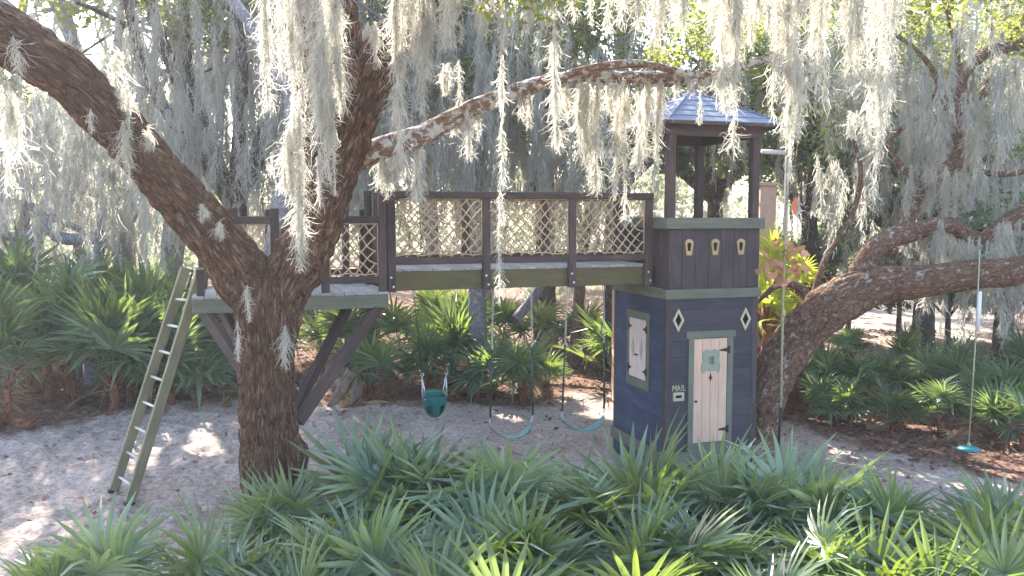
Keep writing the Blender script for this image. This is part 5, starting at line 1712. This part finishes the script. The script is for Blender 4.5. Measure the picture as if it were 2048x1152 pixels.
def build_wood_bits():
    P = lambda x, y, Y, r: (*at(x, y, Y), r)
    a = gp(690, 812); Y = a.y
    log('driftwood_stump', 'weathered driftwood stump with splayed roots on the sand', 'stump',
        [dict(pts=[P(705, 740, Y, .16), P(690, 765, Y, .15), P(668, 800, Y - .1, .09), P(655, 812, Y - .2, .03)], n=26, step=.03, ridge=.03, seed=71, cells=8, lump=.25),
         dict(pts=[P(700, 745, Y + .1, .09), P(670, 770, Y, .07), P(640, 755, Y + .1, .05), P(625, 740, Y + .2, .03)], n=18, step=.03, ridge=.02, seed=72, cells=8, lump=.25),
         dict(pts=[P(715, 760, Y, .12), P(712, 790, Y, .09), P(700, 808, Y, .05)], n=18, step=.03, ridge=.02, seed=73, cells=8, lump=.25),
         dict(pts=[P(690, 740, Y + .1, .08), P(660, 735, Y + .1, .06), P(648, 765, Y, .035)], n=18, step=.03, ridge=.02, seed=74, cells=8, lump=.25)], M['drift'])
    a = gp(1147, 735); Y = a.y
    log('tree_trunk', 'bare stripped tree trunk standing beyond the second belt swing', 'tree trunk', [dict(pts=[(a.x, a.y, a.z - .2, .16), P(1152, 680, Y, .15), P(1158, 590, Y, .14), P(1170, 480, Y, .13), P(1190, 380, Y, .10)], n=30, step=.06, ridge=.02, seed=75, cells=12)], M['drift'])
    a = gp(975, 690); Y = a.y
    log('tree_trunk', 'pale lichened trunk standing beyond the first belt swing', 'tree trunk', [dict(pts=[(a.x, a.y, a.z - .2, .2), P(972, 640, Y, .17), P(978, 580, Y, .15), P(985, 470, Y, .13), P(1000, 330, Y, .1)], n=26, step=.08, ridge=.02, seed=76, cells=10)], M['bark_g'])
    log('fallen_log', 'leaning grey log propped among the palmettos', 'log', [dict(pts=[P(1030, 640, 20.4, .13), P(1055, 610, 20.6, .12), P(1085, 570, 20.8, .12), P(1110, 535, 21, .1)], n=18, step=.08, ridge=.015, seed=77, cells=8)], M['bark_g'])
    # palms' fallen fibrous stems on the ladder side
    for i, (pts, lab) in enumerate((([(250, 790), (330, 800), (420, 790)], 'shaggy red-brown palmetto stem lying behind the ladder'), ([(20, 765), (70, 790), (110, 775)], 'dark shaggy palmetto stem at the sand edge'), ([(270, 700), (290, 750), (330, 790)], 'upright shaggy palmetto stem stub by the pale trunks'), ([(-20, 860), (20, 850), (60, 862)], 'short shaggy palmetto stem lying on the sand'))):
        q = [gp(*p) for p in pts]
        L3 = [(p.x, p.y, p.z + .10, .13 if j != 2 else .09) for j, p in enumerate(q)]
        rs = np.random.default_rng(400 + i)
        V, Q, T, uv = limb_arrays(L3, n=20, step=.04, ridge=.05, seed=80 + i, cells=10, lump=.3)
        Vs, Qs, Ts, n0 = [V], [Q], [T], len(V)
        C = catmull(L3, .05)
        for _ in range(240):
            c = C[rs.integers(0, len(C))][:3]; d = rs.normal(size=3); d[2] = abs(d[2]) * .8; d /= np.linalg.norm(d)
            v, f = tube_arrays([c + d * .07, c + d * rs.uniform(.14, .22) + rs.normal(0, .03, 3)], [.014, .004], 4); Vs.append(v); Qs.append(f[0] + n0); Ts.append(f[1] + n0); n0 += len(v)
        b = Vector(L3[0][:3])
        me = np_mesh('fallen_palm_stem', np.concatenate(Vs) - np.array(b), [np.concatenate(Qs), np.concatenate(Ts)])
        o = link('fallen_palm_stem', me, M['fibre']); o.location = b; tag(o, lab, 'palm stem')
    for x, yb, yt, r, lab in ((150, 770, 640, .17, 'pale grey trunk among the palmettos beyond the ladder, thicker of the pair'), (185, 775, 560, .15, 'pale grey trunk among the palmettos beyond the ladder, taller of the pair')):
        a = gp(x, yb); Y = a.y
        log('tree_trunk', lab, 'tree trunk', [dict(pts=[(a.x, a.y, a.z - .2, r * 1.2), P(x - 2, (yb + yt) / 2, Y, r), P(x + 6, yt, Y, r * .9), P(x + 20, yt - 130, Y, r * .6)], n=24, step=.06, ridge=.015, seed=int(x), cells=10)], M['bark_g'])
    log('fallen_limb', 'bleached crooked limb lying across the palmettos', 'limb', [dict(pts=[P(-20, 468, 20, .12), P(60, 470, 20, .13), P(110, 430, 20.2, .1)], n=16, step=.08, ridge=.015, seed=91, cells=8),
        dict(pts=[P(60, 410, 20, .1), P(90, 440, 20, .12), P(120, 475, 20, .14), P(200, 480, 20.2, .15), P(245, 510, 20.4, .17), P(262, 620, 20.5, .18)], n=20, step=.08, ridge=.015, seed=92, cells=8)], M['bark_g'])
    # russet leaves on a twig beside the tower
    y = 11.6
    c = at(1568, 525, y)
    t = thing('dead_branch', 'twig of curled russet dead leaves hanging beside the tower', 'branch', c)
    rs = np.random.default_rng(12)
    mb = MB()
    for _ in range(7):
        d = rs.normal(0, .2, 3); mb.add(*tube_arrays([(0, 0, .16), d * .5 + [0, 0, .06], d], [.005, .004, .002], 5))
    mb.add(*tube_arrays([(0, 0, .16), at(1566, 440, y) - c, at(1590, 330, y - 1.2) - c, at(1610, 180, y - 2.4) - c], [.006, .006, .005, .004], 5))
    link('twig', mb.mesh('twig'), M['bark_l'], t)
    for i in range(46):
        p = rs.normal(0, 1, 3) * [.15, .12, .17]; p[2] -= .02; p = np.clip(p, -.24, .3)
        Ln, W = rs.uniform(.10, .17), rs.uniform(.03, .05)
        V, F = [], []
        for j, (s, w) in enumerate(((0, .15), (.3, .9), (.6, 1), (.85, .6), (1, .05))):
            curl = .5 * s * s
            V += [(-W * w, s * Ln, -curl * Ln + .4 * W * w), (0, s * Ln, -curl * Ln), (W * w, s * Ln, -curl * Ln + .4 * W * w)]
        for j in range(4):
            for q in (0, 1): F.append((j * 3 + q, j * 3 + q + 1, j * 3 + q + 4, j * 3 + q + 3))
        me = np_mesh('dead_leaf', np.array(V), [np.array(F)])
        o = link('dead_leaf', me, M['deadleaf'], t); o.location = p; o.rotation_euler = tuple(rs.uniform(0, 6.28, 3))
    # a single orange leaf caught in the moss curtain
    c = at(1591, 412, 8.75)
    V, F = [], []
    for j, (s, w) in enumerate(((0, .1), (.3, .9), (.6, 1), (.85, .6), (1, .05))):
        V += [(-.028 * w, .02 * w, .1 - s * .2), (0, 0, .1 - s * .2), (.028 * w, .02 * w, .1 - s * .2)]
    for j in range(4):
        for q in (0, 1): F.append((j * 3 + q, j * 3 + q + 1, j * 3 + q + 4, j * 3 + q + 3))
    o = link('orange_leaf', np_mesh('orange_leaf', np.array(V), [np.array(F)]), plain('orange_dead_leaf', srgb(206, 110, 70), .6)); o.location = c
    tag(o, 'single orange dead leaf caught in the moss curtain', 'leaf')


build_wood_bits()


# ------------------------------------------------------------------ haze added for the veil of lens glare
def build_haze():
    x0, x1, y0, y1, z0, z1 = -260, 260, -260, 260, GZ - 2.0, 23.0
    V = [(x, y, z) for z in (z0, z1) for x, y in ((x0, y0), (x1, y0), (x1, y1), (x0, y1))]
    me = bpy.data.meshes.new('haze')
    me.from_pydata(V, [], [(3, 2, 1, 0), (4, 5, 6, 7), (0, 1, 5, 4), (1, 2, 6, 5), (2, 3, 7, 6), (3, 0, 4, 7)])
    m = bpy.data.materials.new('glare_haze'); m.use_nodes = True
    nt = m.node_tree; nt.nodes.clear()
    out = nt.nodes.new('ShaderNodeOutputMaterial'); v = nt.nodes.new('ShaderNodeVolumePrincipled')
    v.inputs['Density'].default_value = HAZE
    v.inputs['Color'].default_value = (.92, .95, 1.0, 1.0)
    v.inputs['Anisotropy'].default_value = .35
    nt.links.new(v.outputs[0], out.inputs['Volume'])
    o = link('haze', me, m)  # added volume that lightens the background like lens glare
    tag(o, 'pale bright haze added over the clearing for lens glare', 'haze', kind='stuff')


HAZE = .0016
build_haze()
